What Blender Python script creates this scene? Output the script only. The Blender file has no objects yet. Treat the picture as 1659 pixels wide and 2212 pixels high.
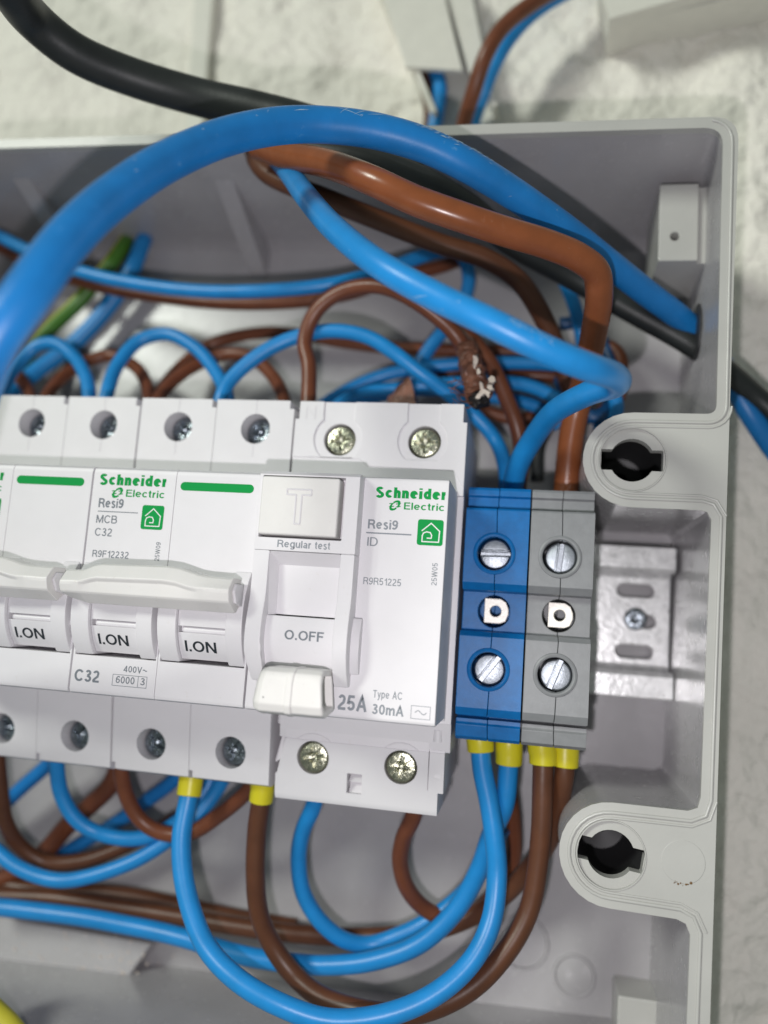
import bpy, bmesh, math, random
from mathutils import Vector, Matrix, noise
random.seed(7)
S = bpy.context.scene
COL = S.collection
S.unit_settings.system = 'METRIC'
S.unit_settings.scale_length = 0.01           # one unit is one centimetre; the code below speaks millimetres
PI = math.pi

# ---------- where the photographer stood (millimetres: x right, y up, z out of the wall) ----------
CAM = Vector((16.071649573541798, -25.76706197910149, 145.7595410626908))
CR = Vector((0.9813248333680585, 0.06923293537607453, -0.17946691080632235))
CD = Vector((0.04459090262759144, -0.9894453332845318, -0.13787524739531165))
CF = Vector((-0.18711820546918687, 0.12729781263114467, -0.9740544358922232))
FPX = 1729.7582

def W(x, y, z):                               # millimetres -> world (wall upright, z is up)
    return Vector((x * 0.1, -z * 0.1, y * 0.1))

def at(px, py, z):                            # a place seen in the photograph, at depth z
    d = CR * ((px - 829.5) / FPX) + CD * ((py - 1106) / FPX) + CF
    t = (z - CAM.z) / d.z
    p = CAM + d * t
    return (p.x, p.y, z)

cd = bpy.data.cameras.new('camera')
cam = bpy.data.objects.new('camera', cd)
COL.objects.link(cam)
r, u, b = W(*CR) * 10, -W(*CD) * 10, -W(*CF) * 10
M = Matrix(((r.x, u.x, b.x, 0), (r.y, u.y, b.y, 0), (r.z, u.z, b.z, 0), (0, 0, 0, 1)))
M.translation = W(*CAM)
cam.matrix_world = M
cd.sensor_fit = 'VERTICAL'
cd.sensor_height = 36
cd.lens = FPX / 2212 * 36
cd.clip_start = 0.1
cd.clip_end = 500
cd.dof.use_dof = True
cd.dof.focus_distance = 15.2
cd.dof.aperture_fstop = 0.066
S.camera = cam

S.view_settings.view_transform = 'Standard'
S.view_settings.look = 'None'
S.view_settings.exposure = 0.0
S.view_settings.gamma = 1.0

world = bpy.data.worlds.new('World')
S.world = world
world.use_nodes = True
bg = world.node_tree.nodes['Background']
bg.inputs[0].default_value = (0.88, 1.0, 0.93, 1)
bg.inputs[1].default_value = 0.19

def lamp(name, kind, loc, energy, color, size):
    d = bpy.data.lights.new(name, kind)
    d.energy = energy
    d.color = color
    if kind == 'AREA':
        d.shape = 'DISK'
        d.size = size
    else:
        d.shadow_soft_size = size
    o = bpy.data.objects.new(name, d)
    COL.objects.link(o)
    o.location = W(*loc)
    o.rotation_euler = (W(-20, 0, -30) - W(*loc)).to_track_quat('-Z', 'Y').to_euler()
    return o
lamp('phone_flash', 'POINT', (9, -46, 146), 6000, (1.0, 0.955, 0.99), 0.14)
lamp('ceiling_lamp', 'AREA', (-900, 640, 1200), 150000, (0.95, 1.0, 0.90), 40)

# ---------- materials ----------
MATS = {}
def mat(name, col, rough=0.4, metal=0.0, spec=0.5, bump=0.0, bscale=60, mott=0.0, mscale=3.0, dirt=None, dirt_amt=0.0, dscale=8.0, coat=0.0, rvar=0.0, sss=0.0, bdist=0.02):
    m = bpy.data.materials.new(name)
    m.use_nodes = True
    nt = m.node_tree
    N = nt.nodes
    L = nt.links
    p = N['Principled BSDF']
    p.inputs['Roughness'].default_value = rough
    p.inputs['Metallic'].default_value = metal
    p.inputs['Specular IOR Level'].default_value = spec
    p.inputs['Coat Weight'].default_value = coat
    if sss:
        p.inputs['Subsurface Weight'].default_value = sss
        p.inputs['Subsurface Radius'].default_value = (0.12, 0.1, 0.09)
        p.inputs['Subsurface Scale'].default_value = 1.0
    tc = N.new('ShaderNodeTexCoord')
    c = (*col, 1)
    last = None
    if mott:
        n = N.new('ShaderNodeTexNoise')
        n.inputs['Scale'].default_value = mscale
        n.inputs['Detail'].default_value = 5
        L.new(tc.outputs['Object'], n.inputs['Vector'])
        mr = N.new('ShaderNodeMapRange')
        mr.inputs[3].default_value = 1 - mott
        mr.inputs[4].default_value = 1 + mott
        mr.inputs[1].default_value = 0.3
        mr.inputs[2].default_value = 0.7
        L.new(n.outputs[0], mr.inputs[0])
        mx = N.new('ShaderNodeMix')
        mx.data_type = 'RGBA'
        mx.blend_type = 'MULTIPLY'
        mx.inputs[0].default_value = 1
        mx.inputs[6].default_value = c
        L.new(mr.outputs[0], mx.inputs[7])
        last = mx.outputs[2]
    if dirt:
        n = N.new('ShaderNodeTexNoise')
        n.inputs['Scale'].default_value = dscale
        n.inputs['Detail'].default_value = 8
        n.inputs['Roughness'].default_value = 0.7
        L.new(tc.outputs['Object'], n.inputs['Vector'])
        mr = N.new('ShaderNodeMapRange')
        mr.inputs[1].default_value = 0.62
        mr.inputs[2].default_value = 0.75
        mr.inputs[4].default_value = dirt_amt
        L.new(n.outputs[0], mr.inputs[0])
        mx = N.new('ShaderNodeMix')
        mx.data_type = 'RGBA'
        L.new(mr.outputs[0], mx.inputs[0])
        if last:
            L.new(last, mx.inputs[6])
        else:
            mx.inputs[6].default_value = c
        mx.inputs[7].default_value = (*dirt, 1)
        last = mx.outputs[2]
    if last:
        L.new(last, p.inputs['Base Color'])
    else:
        p.inputs['Base Color'].default_value = c
    if bump:
        n = N.new('ShaderNodeTexNoise')
        n.inputs['Scale'].default_value = bscale
        n.inputs['Detail'].default_value = 6
        L.new(tc.outputs['Object'], n.inputs['Vector'])
        bp = N.new('ShaderNodeBump')
        bp.inputs['Strength'].default_value = bump
        bp.inputs['Distance'].default_value = bdist
        L.new(n.outputs[0], bp.inputs['Height'])
        L.new(bp.outputs[0], p.inputs['Normal'])
        if rvar:
            mr = N.new('ShaderNodeMapRange')
            mr.inputs[3].default_value = max(0.03, rough - rvar)
            mr.inputs[4].default_value = rough + rvar
            L.new(n.outputs[0], mr.inputs[0])
            L.new(mr.outputs[0], p.inputs['Roughness'])
    MATS[name] = m
    return m

WHITE = mat('white_device_plastic', (0.725, 0.705, 0.73), 0.42, bump=0.10, bscale=45, mott=0.02, mscale=1.5, dirt=(0.55, 0.50, 0.42), dirt_amt=0.25, dscale=5, spec=0.4)
IVORY = mat('toggle_plastic', (0.735, 0.715, 0.70), 0.45, bump=0.12, bscale=40, mott=0.02, mscale=2, dirt=(0.42, 0.36, 0.28), dirt_amt=0.35, dscale=9, spec=0.4)
BOX = mat('enclosure_plastic', (0.47, 0.465, 0.445), 0.30, bump=0.10, bscale=14, mott=0.05, mscale=0.8, dirt=(0.60, 0.57, 0.50), dirt_amt=0.3, dscale=3.0, spec=0.5)
INNER = mat('enclosure_inner_plastic', (0.42, 0.405, 0.42), 0.26, bump=0.10, bscale=4, mott=0.08, mscale=0.6, dirt=(0.55, 0.52, 0.47), dirt_amt=0.4, dscale=2.2, spec=0.55, rvar=0.05)
DARK = mat('cavity_shade_black', (0.03, 0.03, 0.032), 0.5)  # shade inside holes, put in as a near-black colour
BLUEW = mat('blue_insulation', (0.014, 0.245, 0.62), 0.36, bump=0.12, bscale=9, mott=0.07, mscale=2.2, spec=0.45, dirt=(0.10, 0.32, 0.66), dirt_amt=0.35, dscale=7)
BLUEBIG = mat('blue_scuffed_insulation', (0.010, 0.185, 0.52), 0.38, bump=0.15, bscale=7, mott=0.10, mscale=1.6, spec=0.45, dirt=(0.14, 0.36, 0.66), dirt_amt=0.6, dscale=5)
BROWNW = mat('brown_insulation', (0.165, 0.052, 0.024), 0.36, bump=0.12, bscale=9, mott=0.12, mscale=2.0, spec=0.45)
BROWNBIG = mat('glossy_brown_insulation', (0.24, 0.072, 0.025), 0.27, bump=0.10, bscale=6, mott=0.10, mscale=2.0, spec=0.5, dirt=(0.34, 0.18, 0.11), dirt_amt=0.4, dscale=6)
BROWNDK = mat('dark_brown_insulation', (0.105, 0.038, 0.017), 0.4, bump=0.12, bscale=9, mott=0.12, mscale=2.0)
BLACK = mat('black_sheath', (0.018, 0.021, 0.021), 0.46, bump=0.15, bscale=12, mott=0.15, mscale=2)
NAVY = mat('navy_insulation', (0.006, 0.06, 0.17), 0.42, bump=0.12, bscale=9)
SCUFF = mat('pale_scuff', (0.34, 0.52, 0.72), 0.6)
YELLOW = mat('yellow_ferrule', (0.68, 0.60, 0.02), 0.35, bump=0.08, bscale=20, spec=0.5, sss=0.1)
GREEN = mat('green_insulation', (0.07, 0.20, 0.02), 0.4, bump=0.1, bscale=10)
GYEL = mat('yellow_stripe_insulation', (0.55, 0.50, 0.04), 0.4)
TBLUE = mat('blue_terminal_plastic', (0.003, 0.135, 0.40), 0.42, spec=0.3, bump=0.14, bscale=30, mott=0.10, mscale=6, dirt=(0.16, 0.33, 0.52), dirt_amt=0.25, dscale=26)
TGRAY = mat('grey_terminal_plastic', (0.235, 0.24, 0.25), 0.42, spec=0.35, bump=0.14, bscale=30, mott=0.06, mscale=6, dirt=(0.42, 0.40, 0.37), dirt_amt=0.3, dscale=26)
ZINC = mat('zinc_screw_metal', (0.40, 0.43, 0.47), 0.47, metal=1.0, bump=0.22, bscale=30, mott=0.15, mscale=9, rvar=0.12)
DZINC = mat('dark_screw_metal', (0.24, 0.27, 0.30), 0.26, metal=1.0, bump=0.5, bscale=18, mott=0.2, mscale=9, rvar=0.12)
YZINC = mat('yellow_zinc_screw_metal', (0.46, 0.46, 0.36), 0.28, metal=1.0, bump=0.5, bscale=20, mott=0.2, mscale=9, rvar=0.1)
STEEL = mat('galvanised_rail_metal', (0.84, 0.84, 0.84), 0.30, metal=0.35, bump=0.4, bscale=9, mott=0.16, mscale=4, rvar=0.1)
NICKEL = mat('matt_nickel_metal', (0.80, 0.76, 0.70), 0.45, metal=0.35, bump=0.3, bscale=30)
TRUNK = mat('trunking_plastic', (0.74, 0.72, 0.66), 0.35, bump=0.05, bscale=10, mott=0.03)
PGREEN = mat('green_print_ink', (0.003, 0.29, 0.06), 0.6, spec=0.15)
PGREY = mat('grey_print_ink', (0.19, 0.21, 0.235),0.6, spec=0.15)
PLIGHT = mat('light_grey_print_ink', (0.27, 0.29, 0.32),0.6, spec=0.15)
PWHITE = mat('white_print_ink', (0.78, 0.78, 0.78), 0.5)
PBLACK = mat('black_print_ink', (0.025, 0.032, 0.038),0.6, spec=0.15)
BURNT = mat('charred_tape', (0.19, 0.08, 0.05), 0.4, bump=0.9, bscale=8, mott=0.4, mscale=4, dirt=(0.62, 0.50, 0.38), dirt_amt=0.9, dscale=5)
CHAR = mat('black_charred_end', (0.02, 0.017, 0.016), 0.5, bump=0.9, bscale=14)
PAPER = mat('pale_torn_filler', (0.66, 0.57, 0.50), 0.5, bump=0.4, bscale=12)
STAIN = mat('brown_dirt_speck', (0.16, 0.085, 0.03), 0.8)
WALLM = mat('painted_plaster', (0.89, 0.85, 0.785), 0.6, bump=1.0, bscale=1.9, bdist=0.30, mott=0.06, mscale=0.35, dirt=(0.33, 0.26, 0.19), dirt_amt=0.55, dscale=0.9)

# ---------- helpers ----------
ORG = {}
def org(o):
    return ORG[o.name] if o is not None and o.name in ORG else Vector((0, 0, 0))

def tag(o, label=None, cat=None, group=None, kind=None):
    if label: o['label'] = label
    if cat: o['category'] = cat
    if group: o['group'] = group
    if kind: o['kind'] = kind
    return o

def thing(name, label, cat, loc, group=None):
    o = bpy.data.objects.new(name, None)
    o.empty_display_size = 0.5
    COL.objects.link(o)
    o.location = W(*loc)
    ORG[o.name] = W(*loc)
    return tag(o, label, cat, group)

def obj(name, bm, m, parent=None, smooth=True, sharp=25, pivot=None, local=False):
    me = bpy.data.meshes.new(name)
    bm.normal_update()
    if parent is None and pivot is None:
        cs = [v.co for v in bm.verts]
        pivot = sum(cs, Vector()) / len(cs)
    base = W(*pivot) if pivot is not None else org(parent)
    for v in bm.verts:
        w = W(*v.co)
        v.co = w if local else w - base
    bm.to_mesh(me)
    bm.free()
    if isinstance(m, (list, tuple)):
        for k in m: me.materials.append(k)
    else:
        me.materials.append(m)
    if smooth:
        me.polygons.foreach_set('use_smooth', [True] * len(me.polygons))
        me.set_sharp_from_angle(angle=math.radians(sharp))
    o = bpy.data.objects.new(name, me)
    COL.objects.link(o)
    if smooth and len(me.polygons) < 9000:
        wn = o.modifiers.new('weighted_normals', 'WEIGHTED_NORMAL')
        wn.keep_sharp = True
        wn.weight = 100
    if parent is not None:
        o.parent = parent
    o.location = base - org(parent)
    ORG[o.name] = base
    return o

def box(bm, x0, x1, y0, y1, z0, z1):
    vs = [bm.verts.new((x, y, z)) for x in (x0, x1) for y in (y0, y1) for z in (z0, z1)]
    for f in ((0, 1, 3, 2), (4, 6, 7, 5), (0, 4, 5, 1), (2, 3, 7, 6), (0, 2, 6, 4), (1, 5, 7, 3)):
        bm.faces.new([vs[i] for i in f])
    return bm

def fixn(bm):
    bmesh.ops.recalc_face_normals(bm, faces=bm.faces[:])
    return bm

def prism_x(bm, prof, x0, x1):                 # prof: (y, z)
    a = [bm.verts.new((x0, y, z)) for y, z in prof]
    c = [bm.verts.new((x1, y, z)) for y, z in prof]
    n = len(prof)
    bm.faces.new(a); bm.faces.new(c[::-1])
    for i in range(n):
        bm.faces.new((a[i], c[i], c[(i + 1) % n], a[(i + 1) % n]))
    return fixn(bm)

def prism_z(bm, pts, z0, z1):
    a = [bm.verts.new((x, y, z0)) for x, y in pts]
    c = [bm.verts.new((x, y, z1)) for x, y in pts]
    n = len(pts)
    bm.faces.new(a); bm.faces.new(c[::-1])
    for i in range(n):
        bm.faces.new((a[i], c[i], c[(i + 1) % n], a[(i + 1) % n]))
    return fixn(bm)

def circ(cx, cy, r, n=32, a0=0, a1=2 * PI):
    full = abs(a1 - a0 - 2 * PI) < 1e-6
    return [(cx + r * math.cos(a0 + (a1 - a0) * i / (n if full else n - 1)), cy + r * math.sin(a0 + (a1 - a0) * i / (n if full else n - 1))) for i in range(n)]

def rrect(x0, x1, y0, y1, r, n=5):
    p = []
    for cx, cy, a in ((x1 - r, y1 - r, 0), (x0 + r, y1 - r, PI / 2), (x0 + r, y0 + r, PI), (x1 - r, y0 + r, 1.5 * PI)):
        p += circ(cx, cy, r, n, a, a + PI / 2)
    return p

def lathe(bm, cx, cy, prof, n=40):             # prof (r, z) from the rim inwards, turned about the z axis
    rings = []
    for rr, z in prof:
        if rr < 1e-6:
            rings.append([bm.verts.new((cx, cy, z))])
        else:
            rings.append([bm.verts.new((cx + rr * math.cos(2 * PI * i / n), cy + rr * math.sin(2 * PI * i / n), z)) for i in range(n)])
    for a, c in zip(rings, rings[1:]):
        for i in range(n):
            j = (i + 1) % n
            if len(a) == 1: bm.faces.new((a[0], c[i], c[j]))
            elif len(c) == 1: bm.faces.new((a[i], c[0], a[j]))
            else: bm.faces.new((a[i], c[i], c[j], a[j]))
    return fixn(bm)

def catmull(pts, k=8):
    P = [Vector(p) for p in pts]
    P = [P[0] * 2 - P[1]] + P + [P[-1] * 2 - P[-2]]
    out = []
    for i in range(1, len(P) - 2):
        p0, p1, p2, p3 = P[i - 1], P[i], P[i + 1], P[i + 2]
        t0 = 0.0
        t1 = t0 + max(1e-4, (p1 - p0).length) ** 0.5
        t2 = t1 + max(1e-4, (p2 - p1).length) ** 0.5
        t3 = t2 + max(1e-4, (p3 - p2).length) ** 0.5
        for s in range(k):
            t = t1 + (t2 - t1) * s / k
            a1 = p0 * ((t1 - t) / (t1 - t0)) + p1 * ((t - t0) / (t1 - t0))
            a2 = p1 * ((t2 - t) / (t2 - t1)) + p2 * ((t - t1) / (t2 - t1))
            a3 = p2 * ((t3 - t) / (t3 - t2)) + p3 * ((t - t2) / (t3 - t2))
            b1 = a1 * ((t2 - t) / (t2 - t0)) + a2 * ((t - t0) / (t2 - t0))
            b2 = a2 * ((t3 - t) / (t3 - t1)) + a3 * ((t - t1) / (t3 - t1))
            out.append(b1 * ((t2 - t) / (t2 - t1)) + b2 * ((t - t1) / (t2 - t1)))
    out.append(P[-2])
    return out

def tube(bm, pts, rad, n=20, caps=True, mi=None):
    P = [Vector(p) for p in pts]
    R = rad if isinstance(rad, (list, tuple)) else [rad] * len(P)
    T = [(P[min(i + 1, len(P) - 1)] - P[max(i - 1, 0)]).normalized() for i in range(len(P))]
    up = Vector((0, 0, 1)) if abs(T[0].z) < 0.9 else Vector((1, 0, 0))
    nrm = (up - T[0] * up.dot(T[0])).normalized()
    rings = []
    for i, p in enumerate(P):
        nrm = (nrm - T[i] * nrm.dot(T[i])).normalized()
        bn = T[i].cross(nrm)
        rings.append([bm.verts.new(p + (nrm * math.cos(2 * PI * j / n) + bn * math.sin(2 * PI * j / n)) * R[i]) for j in range(n)])
    for a, c in zip(rings, rings[1:]):
        for j in range(n):
            f = bm.faces.new((a[j], a[(j + 1) % n], c[(j + 1) % n], c[j]))
            if mi: f.material_index = mi(j, n)
    if caps:
        bm.faces.new(rings[0][::-1]); bm.faces.new(rings[-1])
    return fixn(bm)

def bake(bm, cuts=None, bevel=0.0, segs=2, angle=40):
    """solid minus cutters, edges rounded; returns a plain bmesh"""
    me = bpy.data.meshes.new('t'); fixn(bm); bm.to_mesh(me); bm.free()
    o = bpy.data.objects.new('t', me); COL.objects.link(o)
    tmp = [o]
    for c in cuts or []:
        mc = bpy.data.meshes.new('c'); fixn(c); c.to_mesh(mc); c.free()
        oc = bpy.data.objects.new('c', mc); COL.objects.link(oc); tmp.append(oc)
        md = o.modifiers.new('b', 'BOOLEAN'); md.operation = 'DIFFERENCE'; md.solver = 'EXACT'; md.object = oc
    if bevel:
        md = o.modifiers.new('v', 'BEVEL'); md.width = bevel; md.segments = segs; md.limit_method = 'ANGLE'
        md.angle_limit = math.radians(angle); md.use_clamp_overlap = True; md.miter_outer = 'MITER_ARC'
    dg = bpy.context.evaluated_depsgraph_get(); dg.update()
    me2 = bpy.data.meshes.new_from_object(o.evaluated_get(dg))
    out = bmesh.new(); out.from_mesh(me2)
    bpy.data.meshes.remove(me2)
    for t in tmp:
        d = t.data; bpy.data.objects.remove(t); bpy.data.meshes.remove(d)
    return out

def plate(bm, outer, holes, z):                # a flat face with holes in it
    es = []
    for lp in [outer] + holes:
        v = [bm.verts.new((x, y, z)) for x, y in lp]
        es += [bm.edges.new((v[i], v[(i + 1) % len(v)])) for i in range(len(v))]
    bmesh.ops.triangle_fill(bm, edges=es, use_beauty=True)
    return bm

def strip(bm, pts, w, z, closed=False):        # a flat line of width w
    if isinstance(bm, Let):
        b0 = bmesh.new(); strip(b0, pts, w, z, closed)
        return obj('printed_line', b0, bm.m, bm.parent, smooth=False)
    P = [Vector((x, y)) for x, y in pts]
    n = len(P)
    for i in range(n if closed else n - 1):
        a, c = P[i], P[(i + 1) % n]
        d = (c - a).normalized() * w / 2
        q = Vector((-d.y, d.x))
        vs = [a - d - q, c + d - q, c + d + q, a - d + q]
        bm.faces.new([bm.verts.new((v.x, v.y, z + i * 0.0015)) for v in vs])
    return bm

def arc(cx, cy, rx, ry, a0, a1, n=12):
    return [(cx + rx * math.cos(math.radians(a0 + (a1 - a0) * i / n)), cy + ry * math.sin(math.radians(a0 + (a1 - a0) * i / n))) for i in range(n + 1)]

def glyph(ch, t):
    """centre lines of one grotesque letter, capital height 1, half stroke t: (strokes, width)"""
    T, X, q = 1 - t, .75 - t, 1.0
    o = lambda w, h, y0=0: arc(w / 2, y0 + h / 2, w / 2 - t, h / 2 - t, 90, 450, 28)
    if ch == 'I': return [[(t, 0), (t, 1)]], 2 * t
    if ch == '.': return [[(t * 1.2, 0), (t * 1.2, 2.4 * t)]], 2.4 * t
    if ch == 'O': return [o(.82, 1)], .82
    if ch == '0': return [o(.56, 1)], .56
    if ch == 'C': return [arc(.40, .5, .40 - t, .5 - t, 38, 322, 26)], .76
    if ch == 'D': return [[(t, t), (t, T), (.34, T)] + arc(.34, .5, .38 - t, .5 - t, 90, -90, 16) + [(t, t)]], .72
    if ch == 'B': return [[(t, t), (t, T), (.40, T)] + arc(.40, (T + .53) / 2, .24 - t, (T - .53) / 2, 90, -90, 10) + [(t, .53)], [(.40, .53)] + arc(.41, (.53 + t) / 2, .28 - t, (.53 - t) / 2, 90, -90, 10) + [(t, t)]], .69
    if ch == 'E': return [[(t, 0), (t, 1)], [(t, T), (.60, T)], [(t, .53), (.56, .53)], [(t, t), (.62, t)]], .62
    if ch == 'F': return [[(t, 0), (t, 1)], [(t, T), (.58, T)], [(t, .52), (.52, .52)]], .58
    if ch == 'R': return [[(t, 0), (t, 1)], [(t, T), (.42, T)] + arc(.42, (T + .5) / 2, .26 - t, (T - .5) / 2, 90, -90, 10) + [(t, .5)], [(.40, .5), (.55, .36), (.66, 0)]], .70
    if ch == 'S': return [arc(.33, .735, .29 - t, .265 - t * .9, 25, 250, 16) + arc(.34, .265, .32 - t, .265 - t * .6, 80, -160, 16)], .67
    if ch == 'T': return [[(.31, 0), (.31, 1 - 2 * t)], [(0, T), (.62, T)]], .62
    if ch == 'N': return [[(t, 0), (t, 1)], [(t * 1.2, .97), (.74 - t * 1.2, .03)], [(.74 - t, 0), (.74 - t, 1)]], .74
    if ch == 'M': return [[(t, 0), (t, 1)], [(t * 1.2, .97), (.42, .08), (.84 - t * 1.2, .97)], [(.84 - t, 0), (.84 - t, 1)]], .84
    if ch == 'V': return [[(t * .8, 1), (.34, .03), (.68 - t * .8, 1)]], .68
    if ch == 'W': return [[(t * .8, 1), (.25, .03), (.48, .96), (.71, .03), (.96 - t * .8, 1)]], .96
    if ch == 'A': return [[(t * .8, 0), (.36, .97), (.72 - t * .8, 0)], [(.17, .33), (.55, .33)]], .72
    if ch == '1': return [[(.06, .72), (.20, .76), (.30, .86), (.34, 1)], [(.34, 0), (.34, .98)]], .34 + t
    if ch == '2': return [arc(.27, .72, .26 - t, .28 - t, 165, -25, 14) + [(.40, .50), (.20, .32), (.10, .20), (.05 + t * .4, t)], [(.03, t), (.55, t)]], .56
    if ch == '3': return [arc(.27, .755, .24 - t, .245 - t, 160, -75, 12) + [(.22, .53)], [(.20, .53)] + arc(.27, .275, .28 - t, .275 - t, 80, -165, 14)], .56
    if ch == '4': return [[(.56, .26), (.05, .26), (.40, .95)], [(.41, 0), (.41, 1)]], .58
    if ch == '5': return [[(.50, T), (.14, T), (.07, .50)] + arc(.27, .32, .28 - t, .32 - t, 135, -155, 18)], .56
    if ch == '6': return [arc(.28, .32, .28 - t, .32 - t, 180, 540, 22), arc(.36, .5, .36 - t, .5 - t, 180, 75, 12) + [(.50, .80)]], .56
    if ch == '9': return [arc(.28, .68, .28 - t, .32 - t, 0, 360, 22), arc(.20, .5, .36 - t, .5 - t, 0, -105, 12) + [(.06, .20)]], .56
    if ch == '~': return [[(.04 + .62 * i / 12, .48 + .10 * math.sin(i / 12 * 2 * PI)) for i in range(13)]], .70
    if ch == 'c': return [arc(.29, .375, .29 - t, .375 - t, 42, 318, 22)], .54
    if ch == 'e': return [[(t * 1.5, .38), (.57 - t * 1.5, .38)], arc(.29, .375, .29 - t, .375 - t, 2, 318, 24)], .58
    if ch in 'hn': return [[(t, 0), (t, 1 if ch == 'h' else .74)], [(t, .50)] + arc(.28, .5, .24 - t, .25 - t, 165, 0, 10) + [(.52 - t, 0)]], .52
    if ch == 'u': return [[(.52 - t, 0), (.52 - t, .74)], [(t, .74), (t, .25)] + arc(.24, .25, .24 - t, .25 - t, 180, 345, 10)], .52
    if ch == 'm': return [[(t, 0), (t, .74)], [(t, .5)] + arc(.25, .52, .21 - t, .23 - t, 165, 0, 9) + [(.46 - t, 0)], [(.46 - t, .5)] + arc(.62, .52, .21 - t, .23 - t, 165, 0, 9) + [(.83 - t, 0)]], .83
    if ch == 'i': return [[(t, 0), (t, .74)], [(t, .86), (t, 1)]], 2 * t
    if ch == 'l': return [[(t, 0), (t, 1)]], 2 * t
    if ch == 'd': return [[(.56 - t, 0), (.56 - t, 1)], o(.56, .76)], .56
    if ch == 'p': return [[(t, -.26), (t, .74)], o(.56, .76)], .56
    if ch == 'g': return [o(.56, .76), [(.56 - t, .74), (.56 - t, -.02)] + arc(.28, 0, .28 - t, .26 - t, 0, -150, 10)], .56
    if ch == 'a': return [[(.46 - t * .3, 0), (.46 - t * .8, .12), (.46 - t * .8, .52)] + arc(.25, .53, .21 - t * .8, .22 - t, 0, 160, 10), arc(.24, .22, .24 - t, .22 - t, 0, 360, 16)], .50
    if ch == 'r': return [[(t, 0), (t, .74)], [(t, .48)] + arc(.28, .46, .24 - t, .29 - t, 170, 85, 7)], .33
    if ch == 't': return [[(.15, .96), (.15, .2)] + arc(.28, .16, .13, .16 - t, 180, 275, 6), [(0, .68), (.30, .68)]], .32
    if ch == 's': return [arc(.25, .56, .22 - t, .195 - t * .8, 20, 250, 12) + arc(.26, .20, .24 - t, .20 - t * .5, 80, -160, 12)], .50
    if ch == 'y': return [[(t * .8, .74), (.27, .05)], [(.52 - t * .8, .74), (.25, -.05), (.18, -.22), (.04, -.24)]], .52
    return [], .30

def ribbon(bm, pts, t, f, maxd=.12):
    P = [Vector(p) for p in pts]
    Q = [P[0]]
    for a, c in zip(P, P[1:]):
        k = max(1, int((c - a).length / maxd))
        for i in range(1, k + 1): Q.append(a.lerp(c, i / k))
    closed = (Q[0] - Q[-1]).length < 1e-5
    L = []
    n = len(Q)
    for i in range(n):
        a = Q[i - 1] if i else (Q[-2] if closed else Q[0])
        c = Q[i + 1] if i < n - 1 else (Q[1] if closed else Q[-1])
        d0 = (Q[i] - a).normalized() if (Q[i] - a).length > 1e-7 else (c - Q[i]).normalized()
        d1 = (c - Q[i]).normalized() if (c - Q[i]).length > 1e-7 else d0
        d = (d0 + d1)
        d = d.normalized() if d.length > 1e-4 else d0
        k = min(2.2, 1 / max(.35, d.dot(d0)))
        nn = Vector((-d.y, d.x)) * t * k
        L.append((bm.verts.new(f(Q[i] + nn)), bm.verts.new(f(Q[i] - nn))))
    for a, c in zip(L, L[1:]):
        bm.faces.new((a[0], a[1], c[1], c[0]))

class Let:                                     # a place for separate strings of print: each becomes a part of its own
    def __init__(self, m, parent, name): self.m, self.parent, self.name = m, parent, name

def text(bm, s, x, y, w, h, z, rot=0, bold=0.0, extr=0.0, fn=None):
    if isinstance(bm, Let):
        b0 = bmesh.new(); text(b0, s, x, y, w, h, z, rot, bold, extr, fn)
        return obj(bm.name, b0, bm.m, bm.parent, smooth=False)
    """lettering that starts at x, y and is w wide with capital height h"""
    t = .058 + bold * 1.9
    sp = .115 if bold < .01 else .095
    cur = 0; items = []
    for ch in s:
        st, wd = glyph(ch, t)
        items.append((cur, st)); cur += wd + sp
    tot = cur - sp
    sx = w / tot
    ca, sa = math.cos(rot), math.sin(rot)
    for cx, st in items:
        for k, pl in enumerate(st):
            def f(p, k=k):
                a, c = (p.x + cx) * sx, p.y * h
                X, Y = x + a * ca - c * sa, y + a * sa + c * ca
                return (X, Y, (fn(Y) if fn else z) + extr + k * .003)
            ribbon(bm, pl, t, f)
    return bm

def copy_tree(o, d, parent=None):
    c = o.copy(); COL.objects.link(c); c.parent = parent
    if parent is None: c.location = o.location + d
    for ch in [k for k in bpy.data.objects if k.parent == o]:
        copy_tree(ch, d, c)
    return c

# ---------- the wall ----------
bm = bmesh.new()
nx, ny = 260, 260
gx = [-330 + 520 * i / nx for i in range(nx + 1)]
gy = [-230 + 500 * j / ny for j in range(ny + 1)]
def wallz(x, y):
    v = noise.noise(Vector((x * 0.022, y * 0.022, 0.3))) * 2.0 + noise.noise(Vector((x * 0.07, y * 0.055, 4))) * 1.9
    v += noise.noise(Vector((x * 0.2, y * 0.16, 9))) * 0.42
    v -= 7 * max(0, noise.noise(Vector((x * 0.085, y * 0.11, 21))) - 0.32)
    v += 6 * max(0, noise.noise(Vector((x * 0.12, y * 0.09, 33))) - 0.35)
    return -68.5 + v
g = [[bm.verts.new((x, y, wallz(x, y))) for y in gy] for x in gx]
for i in range(nx):
    for j in range(ny):
        bm.faces.new((g[i][j], g[i + 1][j], g[i + 1][j + 1], g[i][j + 1]))
o = obj('wall', bm, WALLM, sharp=80)
tag(o, 'rough cream painted plaster wall behind the open box', kind='structure')

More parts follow.
